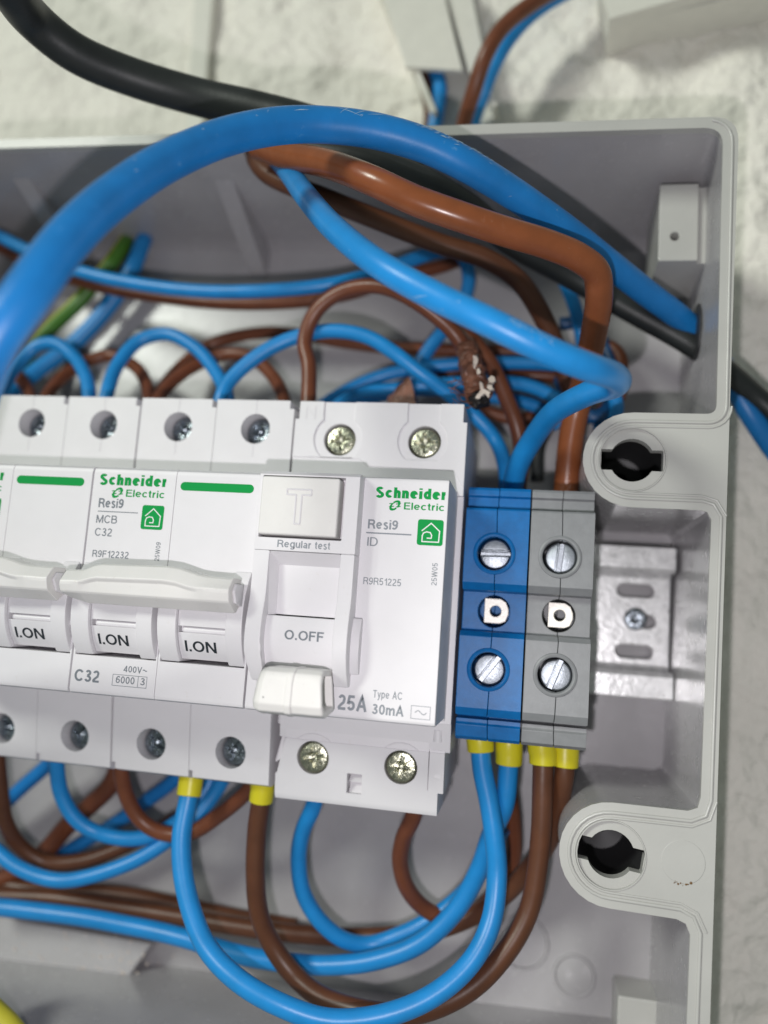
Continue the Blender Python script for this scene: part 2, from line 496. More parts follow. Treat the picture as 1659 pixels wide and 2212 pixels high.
# ---------- the enclosure ----------
def smoothcorner(pts, rad, n=6):               # round the marked corners of an outline: pts (x, y, r)
    out = []
    m = len(pts)
    for i in range(m):
        x, y, rr = pts[i]
        if rr <= 0:
            out.append((x, y)); continue
        p = Vector((x, y)); a = Vector(pts[i - 1][:2]); c = Vector(pts[(i + 1) % m][:2])
        da, dc = (a - p).normalized(), (c - p).normalized()
        ang = math.acos(max(-1, min(1, da.dot(dc))))
        t = min(rr / math.tan(ang / 2), (a - p).length * 0.49, (c - p).length * 0.49)
        s, e = p + da * t, p + dc * t
        for k in range(n + 1):
            f = k / n
            q = s * (1 - f) ** 2 + p * 2 * f * (1 - f) + e * f ** 2
            out.append((q.x, q.y))
    return out
B1, B2 = (34.2, 8.1), (32.5, -67.1)            # the two screw wells
def boss_pts(c, r, xr, yt, yb):
    pts = [(xr, yt)]
    return pts
def inner_outline(off=0.0):
    o_ = off
    pts = [(-150, 81.5 - o_, 0), (50.4 - o_, 78.4 - o_, 4.0), (50.0 - o_, 17.4 + o_, 2.0)]
    pts = smoothcorner([(-150, -60, 0)] + pts + [(34, 17.6 + o_, 0)], 0)[1:-1]
    pts += circ(B1[0], B1[1], 9.3 + o_, 16, PI / 2, 1.5 * PI)
    pts += [(47.2 - o_, -1.2 - o_), (48.6 - o_, -1.5 - o_), (49.4 - o_, -3.0 - o_)]
    pts += [(48.4 - o_, -55.2 + o_), (47.9 - o_, -57.2 + o_), (46.2 - o_, -57.9 + o_)]
    pts += circ(B2[0], B2[1], 9.2 + o_, 16, PI / 2, 1.5 * PI)
    pts += [(44.6 - o_, -76.6 - o_), (46.2 - o_, -77.2 - o_), (47.0 - o_, -79.0 - o_), (46.4 - o_, -112 + o_), (43.5 - o_, -114.5 + o_), (-150, -122 + o_)]
    return pts
inn = inner_outline()
outer = smoothcorner([(-156, 83.6, 0), (53.2, 80.5, 5.5), (50.0, -118.5, 5.0), (-156, -126, 0)], 0)
ZR = -16.0
ZF = -61.0
bx = thing('junction_box', 'open pale grey plastic junction box screwed to the plaster wall, holding breakers and wires', 'electrical box', (-30, -20, -66))
def wellshape(c, s=0):
    """keyhole opening: a round hole with a slot to either side, slightly turned"""
    rr, hw, hh = 4.35, 5.95, 2.1
    a = math.asin(hh / rr)
    p = circ(0, 0, rr, 12, a, PI - a) + [(-hw + .15, hh), (-hw, hh - .3), (-hw, -hh + .3), (-hw + .15, -hh)] + circ(0, 0, rr, 12, PI + a, 2 * PI - a) + [(hw - .15, -hh), (hw, -hh + .3), (hw, hh - .3), (hw - .15, hh)]
    ca, sa = math.cos(s), math.sin(s)
    return [(c[0] + x * ca - y * sa, c[1] + x * sa + y * ca) for x, y in p]
# rim
bm = bmesh.new()
hol = [circ(B1[0], B1[1], 6.35, 40), circ(B2[0], B2[1], 6.15, 40)]
plate(bm, outer, [inner_outline(0.25)] + hol, ZR)
def wallstrip(bm, lp, z0, z1, closed=True, lp2=None):
    a = [bm.verts.new((x, y, z0)) for x, y in lp]
    c = [bm.verts.new((x, y, z1)) for x, y in (lp2 or lp)]
    for i in range(len(lp) if closed else len(lp) - 1):
        j = (i + 1) % len(lp)
        bm.faces.new((a[i], a[j], c[j], c[i]))
wallstrip(bm, outer, ZR, ZR - 1.2, True)
wallstrip(bm, inner_outline(0.25), ZR, ZR - 0.3, True, inn)
wallstrip(bm, inn, ZR - 0.3, ZR - 2.2, True)
bmesh.ops.remove_doubles(bm, verts=bm.verts[:], dist=0.001)
for f in bm.faces: f.normal_update()
obj('rim', fixn(bm), BOX, bx, sharp=25)
# outside wall and the inside: walls, screw columns and floor in one moulding
bm = bmesh.new()
wallstrip(bm, outer, ZR - 1.2, -67.5, True)
obj('outer_wall', fixn(bm), BOX, bx)
def clampdraft(lp, k):
    out = []
    for x, y in lp:
        out.append((x, y - k if y > 60 else y))
    return out
bm = bmesh.new()
l1 = clampdraft(inn, 3.2)
l2 = clampdraft(inn, 5.6)
wallstrip(bm, inn, ZR - 2.2, -56, True, l1)
wallstrip(bm, l1, -56, ZF, True, l2)
plate(bm, l2, [], ZF)
bmesh.ops.remove_doubles(bm, verts=bm.verts[:], dist=0.001)
for f in bm.faces:
    f.normal_update()
fixn(bm)
obj('inner_shell', bm, INNER, bx, sharp=30)
# sealing ridges that follow the opening
def openpath(i0, i1, lp): return lp[i0:i1]
def offs(lp, d):
    n = len(lp); out = []
    for i in range(n):
        a, p, c = Vector(lp[i - 1]), Vector(lp[i]), Vector(lp[(i + 1) % n])
        t = ((p - a).normalized() + (c - p).normalized())
        t = t.normalized() if t.length > 1e-6 else (c - p).normalized()
        nrm = Vector((-t.y, t.x))
        out.append((p.x + nrm.x * d, p.y + nrm.y * d))
    return out
# orientation: the outline runs clockwise, so the solid side is on its left
for k, (d, rr, zz) in enumerate(((1.55, 0.34, 0.06), (2.55, 0.24, 0.02))):
    lp = offs(inn, d)
    i0 = 2
    seg = [p for i, p in enumerate(lp) if i > 1 and i < len(lp) - 1]
    if k == 1:                                       # the second groove line runs only round the wells
        seg = [p for p in seg if p[1] < 22 and p[1] > -84 and not (-50 < p[1] < -6)]
        parts_ = [[p for p in seg if p[1] > -20], [p for p in seg if p[1] < -20]]
    else:
        parts_ = [seg]
    for sg in parts_:
        bm = bmesh.new()
        pp = [(x, y, ZR + zz) for x, y in sg]
        tube(bm, pp, rr, 16)
        obj('seal_ridge', bm, BOX, bx)
for c, ang, R0 in ((B1, 0.0, 6.35), (B2, -0.13, 6.15)):
    bm = bmesh.new()
    plate(bm, circ(c[0], c[1], R0, 40), [wellshape(c, ang)], ZR - 0.7)
    wallstrip(bm, circ(c[0], c[1], R0, 40), ZR, ZR - 0.7)
    wallstrip(bm, wellshape(c, ang), ZR - 0.7, ZR - 3.2)
    bmesh.ops.remove_doubles(bm, verts=bm.verts[:], dist=0.001)
    w = obj('screw_well', fixn(bm), BOX, bx, sharp=30)
    bm = bmesh.new()
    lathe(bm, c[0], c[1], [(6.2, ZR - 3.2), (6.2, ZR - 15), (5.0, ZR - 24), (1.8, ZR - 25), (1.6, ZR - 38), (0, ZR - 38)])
    obj('well_bore', bm, DARK, w)  # bore coloured near-black to stand in for its shade
    bm = bmesh.new()
    lathe(bm, c[0], c[1], [(R0 + 0.25, ZR + 0.002), (R0 + 0.18, ZR + 0.22), (R0 + 0.0, ZR + 0.22), (R0 - 0.08, ZR - 0.1)])
    obj('well_lip', bm, BOX, w)
bm = bmesh.new()                                # faint moulding disc beside the lower well
lathe(bm, 46.2 - 0.9, -66.8, [(3.9, ZR + 0.01), (3.8, ZR + 0.09), (0, ZR + 0.09)], 40)
obj('moulded_disc', bm, BOX, bx)
bm = bmesh.new()
for q in range(14):
    a = random.uniform(-2.0, -1.0); rr = 3.9 + random.uniform(-.25, .3)
    X, Y = 45.3 + rr * math.cos(a), -66.8 + rr * math.sin(a)
    s = random.uniform(.05, .2)
    if abs(a + 1.15) < .12: s *= 2
    lathe(bm, X, Y, [(s, ZR + 0.1), (s * .6, ZR + 0.14), (0, ZR + 0.15)], 7)
o = obj('dirt_speck', bm, STAIN, bx); o['kind'] = 'stuff'
# lug in the upper corner
c0 = [at(1426, 398, -31), at(1549, 402, -31), at(1549, 566, -31), at(1426, 564, -31)]
bm = bmesh.new()
x0, y1 = c0[0][0], c0[0][1]; y0 = c0[3][1]
box(bm, x0, 50.6, y0, y1, -52, -31)
cu = bmesh.new(); hx, hy, _ = at(1458, 510, -31); lathe(cu, hx, hy, [(0, -25), (0.95, -25), (0.95, -40), (0, -40)], 20)
cu2 = bmesh.new(); box(cu2, x0 + 8.4, 55, y0 - 3, y1 + 3, -32.6, -20)
obj('corner_lug', bake(bm, [cu, cu2], 0.35), BOX, bx)
# triangular stiffening ribs on the upper wall
for px, dz in ((560, 0), (180, 0)):
    x, y, z = at(px, 600, ZF)
    bm = bmesh.new()
    t = 2.4
    vs = [(x - t, 84, -18.5), (x + t, 84, -18.5), (x + t + 0.6, 84, ZF - .2), (x - t - 0.6, 84, ZF - .2), (x - t, y, ZF - .2), (x + t, y, ZF - .2)]
    v = [bm.verts.new(p) for p in vs]
    for f in ((0, 1, 2, 3), (0, 4, 5, 1), (3, 2, 5, 4), (0, 3, 4), (1, 5, 2)): bm.faces.new([v[i] for i in f])
    obj('stiffening_rib', fixn(bm), INNER, bx)
# rings moulded in the floor, raised block bottom left
for px, py, rr in ((1128, 2035, 6.0), (1240, 2108, 4.6)):
    x, y, z = at(px, py, ZF)
    bm = bmesh.new()
    lathe(bm, x, y, [(rr + .45, ZF + .02), (rr + .2, ZF + .45), (rr - .2, ZF + .45), (rr - .5, ZF + .05)], 48)
    if rr < 5: lathe(bm, x, y, [(rr - .55, ZF + .05), (rr * .5, ZF + .35), (0, ZF + .5)], 48)
    obj('knockout_ring', bm, INNER, bx)
bm = bmesh.new()
q = [at(-160, 1960, -52), at(320, 2046, -52), at(150, 2290, -52), at(-160, 2290, -52)]
prism_z(bm, [(p[0], p[1]) for p in q], ZF - .3, -54)
obj('floor_step', bake(bm, None, 0.8), INNER, bx)
q = [at(1334, 2150, -50), at(1560, 2175, -50)]
bm = bmesh.new()
box(bm, q[0][0], 47.5, -118, q[0][1], ZF - .2, -50)
obj('corner_shelf', bake(bm, None, 0.6), BOX, bx)
# cable entry hole upper left: pale ring, with a dark disc painted as the shade in its mouth
x, y, z = at(300, 512, ZF)
bm = bmesh.new()
lathe(bm, x, y, [(6.6, ZF + .02), (6.4, ZF + 1.4), (5.4, ZF + 1.6), (4.9, ZF + .3)], 40)
gl = obj('cable_entry', bm, BOX, bx)
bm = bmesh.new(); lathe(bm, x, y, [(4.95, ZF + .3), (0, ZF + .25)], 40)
obj('mouth_shade_disc', bm, DARK, gl)

# ---------- DIN rail ----------
rl = thing('din_rail', 'galvanised steel mounting rail with oblong slots, its end bare right of the grey terminal', 'rail', (-40, -23, -57))
RE = 48.6
bm = bmesh.new()
prism_x(bm, [(-5.6, -50), (-10.6, -50), (-11.6, -51), (-11.6, -56.2), (-12.6, -57.2), (-33.4, -57.2), (-34.4, -56.2), (-34.4, -51), (-35.4, -50), (-40.6, -50), (-40.6, -51.1), (-36.2, -51.1), (-35.5, -51.8), (-35.5, -57.3), (-34.2, -58.4), (-11.8, -58.4), (-10.5, -57.3), (-10.5, -51.8), (-9.8, -51.1), (-5.6, -51.1)], -130, RE)
x = 40.2
cu = bmesh.new()
for yy in (-15.7, -23.0, -30.3):
    for kx in range(1):
        hw = 4.4 if yy != -23.0 else 3.4
        xx = x + (0.3 if yy != -23.0 else 1.8)
        prism_z(cu, circ(xx + hw - 1.6, yy, 1.6, 10, -PI / 2, PI / 2) + circ(xx - hw + 1.6, yy, 1.6, 10, PI / 2, 1.5 * PI), -60, -55)
obj('rail_profile', bake(bm, [cu], 0.28, 2), STEEL, rl, sharp=50)
def cross_screw(bm0, r_, depth=1.1, head=1.6, arm=0.55, extra=True):
    lathe(bm0, 0, 0, [(0, -6), (r_, -6), (r_, -0.35), (r_ - 0.35, 0), (0, 0.12)], 32)
    cuts = []
    for k in range(2):
        c = bmesh.new()
        s = r_ * 0.68
        for ang in (0, PI / 2):
            pts = [(-s, -arm * .7), (s, -arm * .7), (s, arm * .7), (-s, arm * .7)]
            ca, sa = math.cos(ang), math.sin(ang)
            if (k == 0) == (ang == 0):
                prism_z(c, [(x * ca - y * sa, x * sa + y * ca) for x, y in pts], -depth, 1)
        cuts.append(c)
    c = bmesh.new(); lathe(c, 0, 0, [(0, 1), (r_ * .42, 1), (r_ * .36, -depth * .7), (0, -depth - 0.6)], 16); cuts.append(c)
    if extra:
        for ang in (PI / 4, 3 * PI / 4):
            c = bmesh.new(); s = r_ * .8
            ca, sa = math.cos(ang), math.sin(ang)
            prism_z(c, [(x * ca - y * sa, x * sa + y * ca) for x, y in [(-s, -.07), (s, -.07), (s, .07), (-s, .07)]], -.18, 1)
            cuts.append(c)
    return bake(bm0, cuts, 0.08, 1)
def slot_screw(r_, sw=0.5, depth=1.0):
    b0 = bmesh.new(); lathe(b0, 0, 0, [(0, -5), (r_, -5), (r_, -0.3), (r_ - 0.3, 0), (0, 0.05)], 40)
    c = bmesh.new(); box(c, -r_ * 1.2, r_ * 1.2, -sw, sw, -depth, 1)
    c2 = bmesh.new(); box(c2, -r_ * 1.2, r_ * 1.2, sw * 1.35, sw * 1.7, -.25, 1)
    return bake(b0, [c, c2], 0.07, 1)
def to_mesh(bm, name, m):
    me = bpy.data.meshes.new(name)
    for v in bm.verts: v.co = W(*v.co)
    bm.to_mesh(me); bm.free(); me.materials.append(m)
    me.polygons.foreach_set('use_smooth', [True] * len(me.polygons))
    me.set_sharp_from_angle(angle=math.radians(30))
    return me
ME_BREAKER = to_mesh(cross_screw(bmesh.new(), 3.05), 'screw', DZINC)
ME_RCD = to_mesh(cross_screw(bmesh.new(), 3.15, 1.2), 'screw', YZINC)
ME_SLOT = to_mesh(slot_screw(3.05, .52, 2.3), 'screw', ZINC)
ME_RAIL = to_mesh(cross_screw(bmesh.new(), 2.6, 1.0, extra=False), 'screw', DZINC)
def put(me, name, parent, x, y, z, rot=0, tilt=0):
    o = bpy.data.objects.new(name, me)
    COL.objects.link(o); o.parent = parent
    o.location = W(x, y, z) - org(parent)
    o.rotation_euler = (tilt, -rot, 0)
    ORG[o.name] = W(x, y, z)
    return o
s = put(ME_RAIL, 'rail_screw', rl, 40.4, -22.6, -54.6, 0.5)

# ---------- miniature circuit breakers ----------
def drumz(R, cz, cy=-28.0):
    return lambda y: cz + math.sqrt(max(0.01, R * R - (y - cy) ** 2))
def logo(bm, x, y, w, z):                      # leaf-shaped emblem, w wide
    n = 26
    def ell(k, a):
        px, py = k * w * .52 * math.cos(a), k * w * .30 * math.sin(a)
        ca, sa = math.cos(0.75), math.sin(0.75)
        return (x + px * ca - py * sa, y + px * sa + py * ca, z)
    for i in range(n):
        a, c = 2 * PI * i / n, 2 * PI * (i + 1) / n
        if i in (6, 19): continue
        bm.faces.new([bm.verts.new(p) for p in (ell(.58, a), ell(1, a), ell(1, c), ell(.58, c))])
    for dy in (-.12, .12):
        strip(bm, [(x - w * .42, y + dy * w), (x - w * .10, y + dy * w + w * .05)], w * .07, z + .004)
        strip(bm, [(x + w * .12, y + dy * w), (x + w * .42, y + dy * w + w * .05)], w * .07, z + .004)
def house(bmg, bmw, x0, x1, y0, y1, z):
    vs = [bmg.verts.new((x, y, z)) for x, y in rrect(x0, x1, y0, y1, (x1 - x0) * .1)]
    bmg.faces.new(vs)
    w, h = x1 - x0, y1 - y0
    P = lambda a, c: (x0 + a * w, y0 + c * h)
    strip(bmw, [P(.18, .56), P(.52, .86), P(.86, .56), P(.84, .14), P(.20, .14), P(.20, .36), P(.24, .47), P(.36, .52), P(.50, .50), P(.56, .40), P(.55, .28), P(.40, .28)], w * .042, z + .02)
def brand(bm, x0, x1, yb, z):
    w = x1 - x0
    text(bm, 'Schneider', x0, yb, w, w * .152, z, bold=.033)
    text(bm, 'Electric', x0 + w * .42, yb - w * .155, w * .57, w * .100, z, bold=.010)
    logo(bm, x0 + w * .29, yb - w * .105, w * .18, z)

MX = -72.0
def breaker(label):
    t = thing('circuit_breaker', label, 'circuit breaker', (MX + 18, -22, -50), 'two-pole circuit breakers on the rail')
    for p in range(2):
        xa = MX + 18 * p + (0.20 if p == 0 else 0.05); xb = MX + 18 * (p + 1) - (0.05 if p == 0 else 0.20)
        xc = MX + 18 * p + 9
        bm = bmesh.new()
        prism_x(bm, [(18.7, -16), (0.5, -16), (0, -15.6), (0, -1.1), (-0.5, -.3), (-1.4, 0), (-44.0, 0), (-44.7, -.3), (-45, -1.0), (-45.4, -17.4), (-62.6, -20.2), (-63.2, -22), (-63.2, -50), (18.7, -50)], xa, xb)
        cuts = []
        c = bmesh.new(); lathe(c, xc + .35, 12.3, [(0, -10), (3.3, -10), (3.3, -24), (0, -24)], 32); cuts.append(c)
        c = bmesh.new(); lathe(c, xc + .2, -56.6, [(0, -10), (3.35, -10), (3.35, -27), (0, -27)], 32); cuts.append(c)
        c = bmesh.new(); box(c, xa + .4, xb - .35, -37.5, -21, -9, 3); cuts.append(c)
        c = bmesh.new(); box(c, xc + .2, xc + .3, 6, 30, -16.12, -10); cuts.append(c)
        c = bmesh.new(); box(c, xb - 1.0, xb + 1, 16.9, 20, -52, -10); cuts.append(c)
        c = bmesh.new(); box(c, xa - 1.0, xa + .8, -66, -61.2, -52, -10); cuts.append(c)
        obj('pole_housing', bake(bm, cuts, 0.22, 2), WHITE, t)
        put(ME_BREAKER, 'terminal_screw', t, xc + .35, 12.3, -19.5, 0.3 + p * .5)
        put(ME_BREAKER, 'terminal_screw', t, xc + .3, -56.6, -21.9, 0.9 + p * .4)
        # rocker: two cheeks and the drum between them
        def drum(x0, x1, R, cz, y0=-19.5, y1=-37.3, n=18):
            b0 = bmesh.new()
            f = drumz(R, cz)
            pr = [(y0 + (y1 - y0) * i / n, f(y0 + (y1 - y0) * i / n)) for i in range(n + 1)]
            prism_x(b0, [(y0, -8)] + pr + [(y1, -8)], x0, x1)
            return b0
        xl = MX + 18 * p
        tg = obj('toggle_drum', bake(drum(xl + 4.5, xl + 14.1, 12.2, -9.6, y1=-36.7), [box(bmesh.new(), xl + 4.6, xl + 13.9, -31.6, -30.4, .6, 5)], .12), WHITE, t)
        bmr = bmesh.new(); tube(bmr, [(xl + 5.2, -31.05, 1.15), (xl + 13.8, -31.05, 1.15)], .62, 12)
        obj('drum_bar', bmr, WHITE, tg)
        bmt = bmesh.new(); fz = drumz(12.2, -9.6)
        text(bmt, 'I.ON', xl + 5.7, -35.15, 6.3, 2.05, 0, fn=lambda y: fz(y) + .04, bold=.012)
        obj('position_lettering', bmt, PBLACK, tg, smooth=False)
        obj('toggle_cheek', bake(drum(xl + .55, xl + 4.4, 13.4, -9.9), None, .3), WHITE, t)
        obj('toggle_cheek', bake(drum(xl + 14.2, xl + 17.5, 13.4, -9.9), None, .3), WHITE, t)
        bm = bmesh.new(); lathe(bm, 0, 0, [(.6, 0), (.45, .25), (0, .3)], 16)
    # tie bar: sections lofted along x
    secs = [(-70.6, -21.9, 9.6, 0.7), (-70.2, -21.4, 10.2, .9), (-66.6, -21.2, 10.4, .9), (-64.4, -20.2, 10.4, 1), (-63.0, -19.9, 10.4, 1), (-50.0, -19.6, 10.4, 1), (-47.5, -19.8, 10.3, 1), (-43.6, -20.8, 9.9, 1), (-42.0, -21.0, 9.8, 1), (-38.2, -21.1, 9.7, 1), (-37.3, -21.0, 9.6, 1)]
    def dip(x):                                  # scooped front face
        a = max(0, min(1, (x + 67.6) / 3.0)) * max(0, min(1, (-41.0 - x) / 4.5))
        return a * a * (3 - 2 * a)
    bm = bmesh.new(); rings = []
    xs = sorted(set([round(a[0], 2) for a in secs] + [round(-70 + .9 * i, 2) for i in range(36)]))
    for x in xs:
        for a, c in zip(secs, secs[1:]):
            if a[0] <= x <= c[0]:
                f = (x - a[0]) / (c[0] - a[0]); top = a[1] + (c[1] - a[1]) * f; zz = a[2] + (c[2] - a[2]) * f; k = a[3] + (c[3] - a[3]) * f
        d = dip(x)
        bot = -27.4 + (0.9 * max(0, (-66.5 - x)) / 4)
        bt = -25.3
        rg = top - 2.2 - .6 * d
        prof = [(top, 3.5), (top, zz - 2.3), (top - .3, zz - 1.7), (rg + .15, zz - .1), (rg - .15, zz - .05 - .25 * d), (rg - .6, zz - .7 * d - .1), (bt, zz - .6 - .6 * d), (bt - .35, zz - .95 - .6 * d), (bot + .1, zz - 4.1), (bot, zz - 4.5), (bot + .5, zz - 5.2), (bot + 1.5, 3.0)]
        rings.append([bm.verts.new((x, y, z)) for y, z in prof])
    for a, c in zip(rings, rings[1:]):
        for i in range(len(a)):
            j = (i + 1) % len(a); bm.faces.new((a[i], c[i], c[j], a[j]))
    bm.faces.new(rings[0]); bm.faces.new(rings[-1][::-1]); fixn(bm)
    c = bmesh.new(); prism_x(c, [(-22.6, 12), (-23.0, 7.6), (-24.9, 5.2), (-26.3, 1), (-20, -1), (-21.6, 4)], -36.6, -33)
    c.free()
    tb = obj('tie_bar', bake(bm, None, .14, 2, 22), IVORY, t, sharp=11)
    bm = bmesh.new()
    prism_x(bm, [(-22.0, 3.4), (-22.0, 7.0), (-23.4, 8.0), (-25.6, 6.6), (-26.2, 3.4)], -37.35, -36.7)
    obj('bar_end_hook', bake(bm, None, .3), WHITE, tb)
    bm = bmesh.new(); lathe(bm, -36.1, -31.4, [(.75, .75), (.6, 1.25), (0, 1.35)], 18)
    obj('drum_pip', bm, WHITE, t)
    z = .035
    bm = bmesh.new(); brand(bm, -70.5, -56.0, -3.75, z); obj('brand_lettering', bm, PGREEN, t, smooth=False)
    bm = bmesh.new(); bw = bmesh.new(); house(bm, bw, -60.55, -55.9, -12.3, -7.5, z)
    hs = obj('house_emblem', bm, PGREEN, t, smooth=False); obj('emblem_outline', bw, PWHITE, hs, smooth=False)
    bm = bmesh.new(); v = [bm.verts.new((x, y, z)) for x, y in rrect(-53.0, -37.8, -4.25, -2.55, .84)]; bm.faces.new(v)
    obj('green_stripe', bm, PGREEN, t, smooth=False)
    bm = Let(PGREY, t, 'model_lettering')
    text(bm, 'Resi9', -70.1, -8.35, 5.4, 1.85, z, bold=.016)
    strip(bm, [(-70.0, -9.15), (-61.5, -9.15)], .17, z)
    text(bm, 'MCB', -70.2, -11.5, 4.5, 1.6, z, bold=.004)
    text(bm, 'C32', -70.2, -14.1, 3.7, 1.6, z, bold=.004)
    text(bm, 'R9F12232', -70.2, -18.3, 7.8, 1.35, z, bold=.006)
    bm = bmesh.new(); text(bm, '25W09', -55.9, -18.4, 3.7, .95, z, rot=PI / 2, bold=.004); obj('date_lettering', bm, PGREY, t, smooth=False)
    bm = Let(PGREY, t, 'rating_lettering')
    text(bm, 'C32', -71.0, -42.6, 5.3, 2.3, z, bold=.016)
    text(bm, '400V~', -60.8, -40.1, 4.9, 1.2, z, bold=.006)
    text(bm, '6000', -62.2, -42.3, 3.9, 1.35, z, bold=.006)
    text(bm, '3', -57.1, -42.3, .95, 1.35, z, bold=.006)
    strip(bm, [(-62.9, -42.8), (-55.8, -42.8), (-55.8, -40.7), (-62.9, -40.7)], .1, z, True)
    strip(bm, [(-57.6, -42.8), (-57.6, -40.7)], .1, z + .01)
    return t
mcb = breaker('white two-pole circuit breaker marked C32, wholly in view left of the test-button device')
mc2 = copy_tree(mcb, W(-36.0, 0, 0))
mc2['label'] = 'white two-pole circuit breaker cut off by the left edge, its logo out of view'
bpy.context.view_layer.update()

# ---------- residual current device ----------
rcd = thing('residual_current_device', 'wide white residual current device with T test button, its toggle down at O.OFF', 'residual current device', (-18, -22, -50))
bm = bmesh.new()
prism_x(bm, [(0.5, -16), (0, -15.6), (0, -.9), (-.3, -.25), (-1.0, 0), (-44.2, 0), (-44.8, -.25), (-45, -.9), (-45.3, -17.2), (-46, -17.5), (-46, -30), (0.5, -30)], -35.85, 0)
cb = bmesh.new(); box(cb, -32.0, -18.9, -37.5, -15.6, -6, 6)
obj('front_housing', bake(bm, [cb], .25, 2), WHITE, rcd)
bm = bmesh.new()
prism_x(bm, [(18.7, -16), (-.6, -16), (-.6, -17.6), (-46.5, -17.6), (-46.5, -18.4), (-52.3, -19.6), (-52.3, -50), (18.7, -50)], -35.85, 1.2)
cuts = []
for cx, cy, r0 in ((-26.1, 10.7, 5.3), (-7.9, 10.7, 5.3)):
    c = bmesh.new(); prism_z(c, circ(cx, cy, r0, 28, math.radians(130), math.radians(410)) + [(cx + 3.4, 16), (cx + 3.4, 30), (cx - 3.5, 30), (cx - 3.5, 16)], -16.45, -10)
    k = bmesh.new(); box(k, cx - 8, cx + 8, 0, 6.6, -17, -9)
    # flat lower edge of the recess
    c2 = bake(c, [k]); cuts.append(c2)
    c = bmesh.new(); lathe(c, cx + .35, cy - .2, [(0, -10), (3.45, -10), (3.45, -26), (0, -26)], 32); cuts.append(c)
c = bmesh.new(); box(c, -37, -35.0, 14.8, 20, -52, -10); cuts.append(c)
c = bmesh.new(); box(c, .35, 3, 14.8, 20, -52, -10); cuts.append(c)
c = bmesh.new(); box(c, -37, -34.5, -60, -45.2, -52, -10); cuts.append(c)
c = bmesh.new(); prism_z(c, [(-36, 6.4), (-21.2, 6.4), (-19.3, 5.0), (-1.2, 4.6), (1.3, .9), (3, .9), (3, -3), (-36, -3)], -16.25, -10); cuts.append(c)
obj('rear_housing', bake(bm, cuts, .2, 2), WHITE, rcd)
# lower terminal cover
bm = bmesh.new()
prism_x(bm, [(-46.6, -19.1), (-52.4, -19.3), (-52.41, -19.0), (-63.8, -20.6), (-65.0, -21.2), (-65.0, -48), (-46.6, -48)], -34.9, .2)
cuts = []
for cx, cy in ((-27.0, -55.9), (-8.6, -56.0)):
    c = bmesh.new(); lathe(c, cx, cy, [(0, -10), (3.4, -10), (3.4, -28), (0, -28)], 32); cuts.append(c)
c = bmesh.new(); box(c, -19.6, -16.5, -62.3, -58.3, -23.5, -10); cuts.append(c)
c = bmesh.new(); box(c, -3.1, 3, -51.9, -47.6, -22, -10); cuts.append(c)
c = bmesh.new(); box(c, -.9, 3, -67, -60.4, -52, -10); cuts.append(c)
c = bmesh.new(); prism_z(c, [(-37, -46), (-33.0, -46), (-33.0, -52.2), (-34.6, -59.7), (-37, -59.7)], -52, -10); cuts.append(c)
c = bmesh.new(); box(c, -3.0, -2.85, -60, -52, -20.6, -18); cuts.append(c)
lc = obj('lower_cover', bake(bm, cuts, .2, 2), WHITE, rcd)
bm = bmesh.new(); prism_z(bm, [(-34.5, -52.4), (-33.7, -52.4), (-34.4, -57.2), (-35.4, -58.0), (-35.5, -57.4)], -30, -21.2)
obj('cover_latch', bake(bm, None, .2), WHITE, rcd)
bm = bmesh.new(); tube(bm, [(-1.4, -47.8, -19.3), (-1.4, -50.2, -19.5)], 1.0, 16); obj('hinge_pin', bm, WHITE, rcd)
bm = bmesh.new(); tube(bm, [(-34.3, -46.6, -20.0), (-34.3, -49.6, -20.2)], 1.0, 16); obj('hinge_pin', bm, WHITE, rcd)
bm = bmesh.new(); box(bm, -1.9, -.3, -57.6, -52.6, -30, -19.6); obj('cover_latch', bake(bm, None, .25), WHITE, rcd)
bm = bmesh.new(); prism_x(bm, [(-58.3, -23), (-60.1, -20.9), (-60.3, -22.8), (-62.3, -21.4), (-62.3, -23.4)], -19.3, -16.7); obj('latch_window', fixn(bm), WHITE, rcd, smooth=False)
for cx, cy in ((-27.0, -55.9), (-8.6, -56.0)):
    bm = bmesh.new(); tube(bm, [(cx + 5.2 * math.cos(a / 20 * 2 * PI), cy + 4.9 * math.sin(a / 20 * 2 * PI), -19.15 + (cy + 4.9 * math.sin(a / 20 * 2 * PI) + 52.4) * .142) for a in range(-3, 14)], .1, 6)
    obj('recess_ring', bm, WHITE, rcd)
for cx, cy, cz, a in ((-25.75, 10.5, -17.2, .12), (-7.55, 10.5, -17.2, .05), (-27.0, -55.9, -20.1, .2), (-8.6, -56.0, -20.1, -.1)):
    put(ME_RCD, 'terminal_screw', rcd, cx, cy, cz, a)
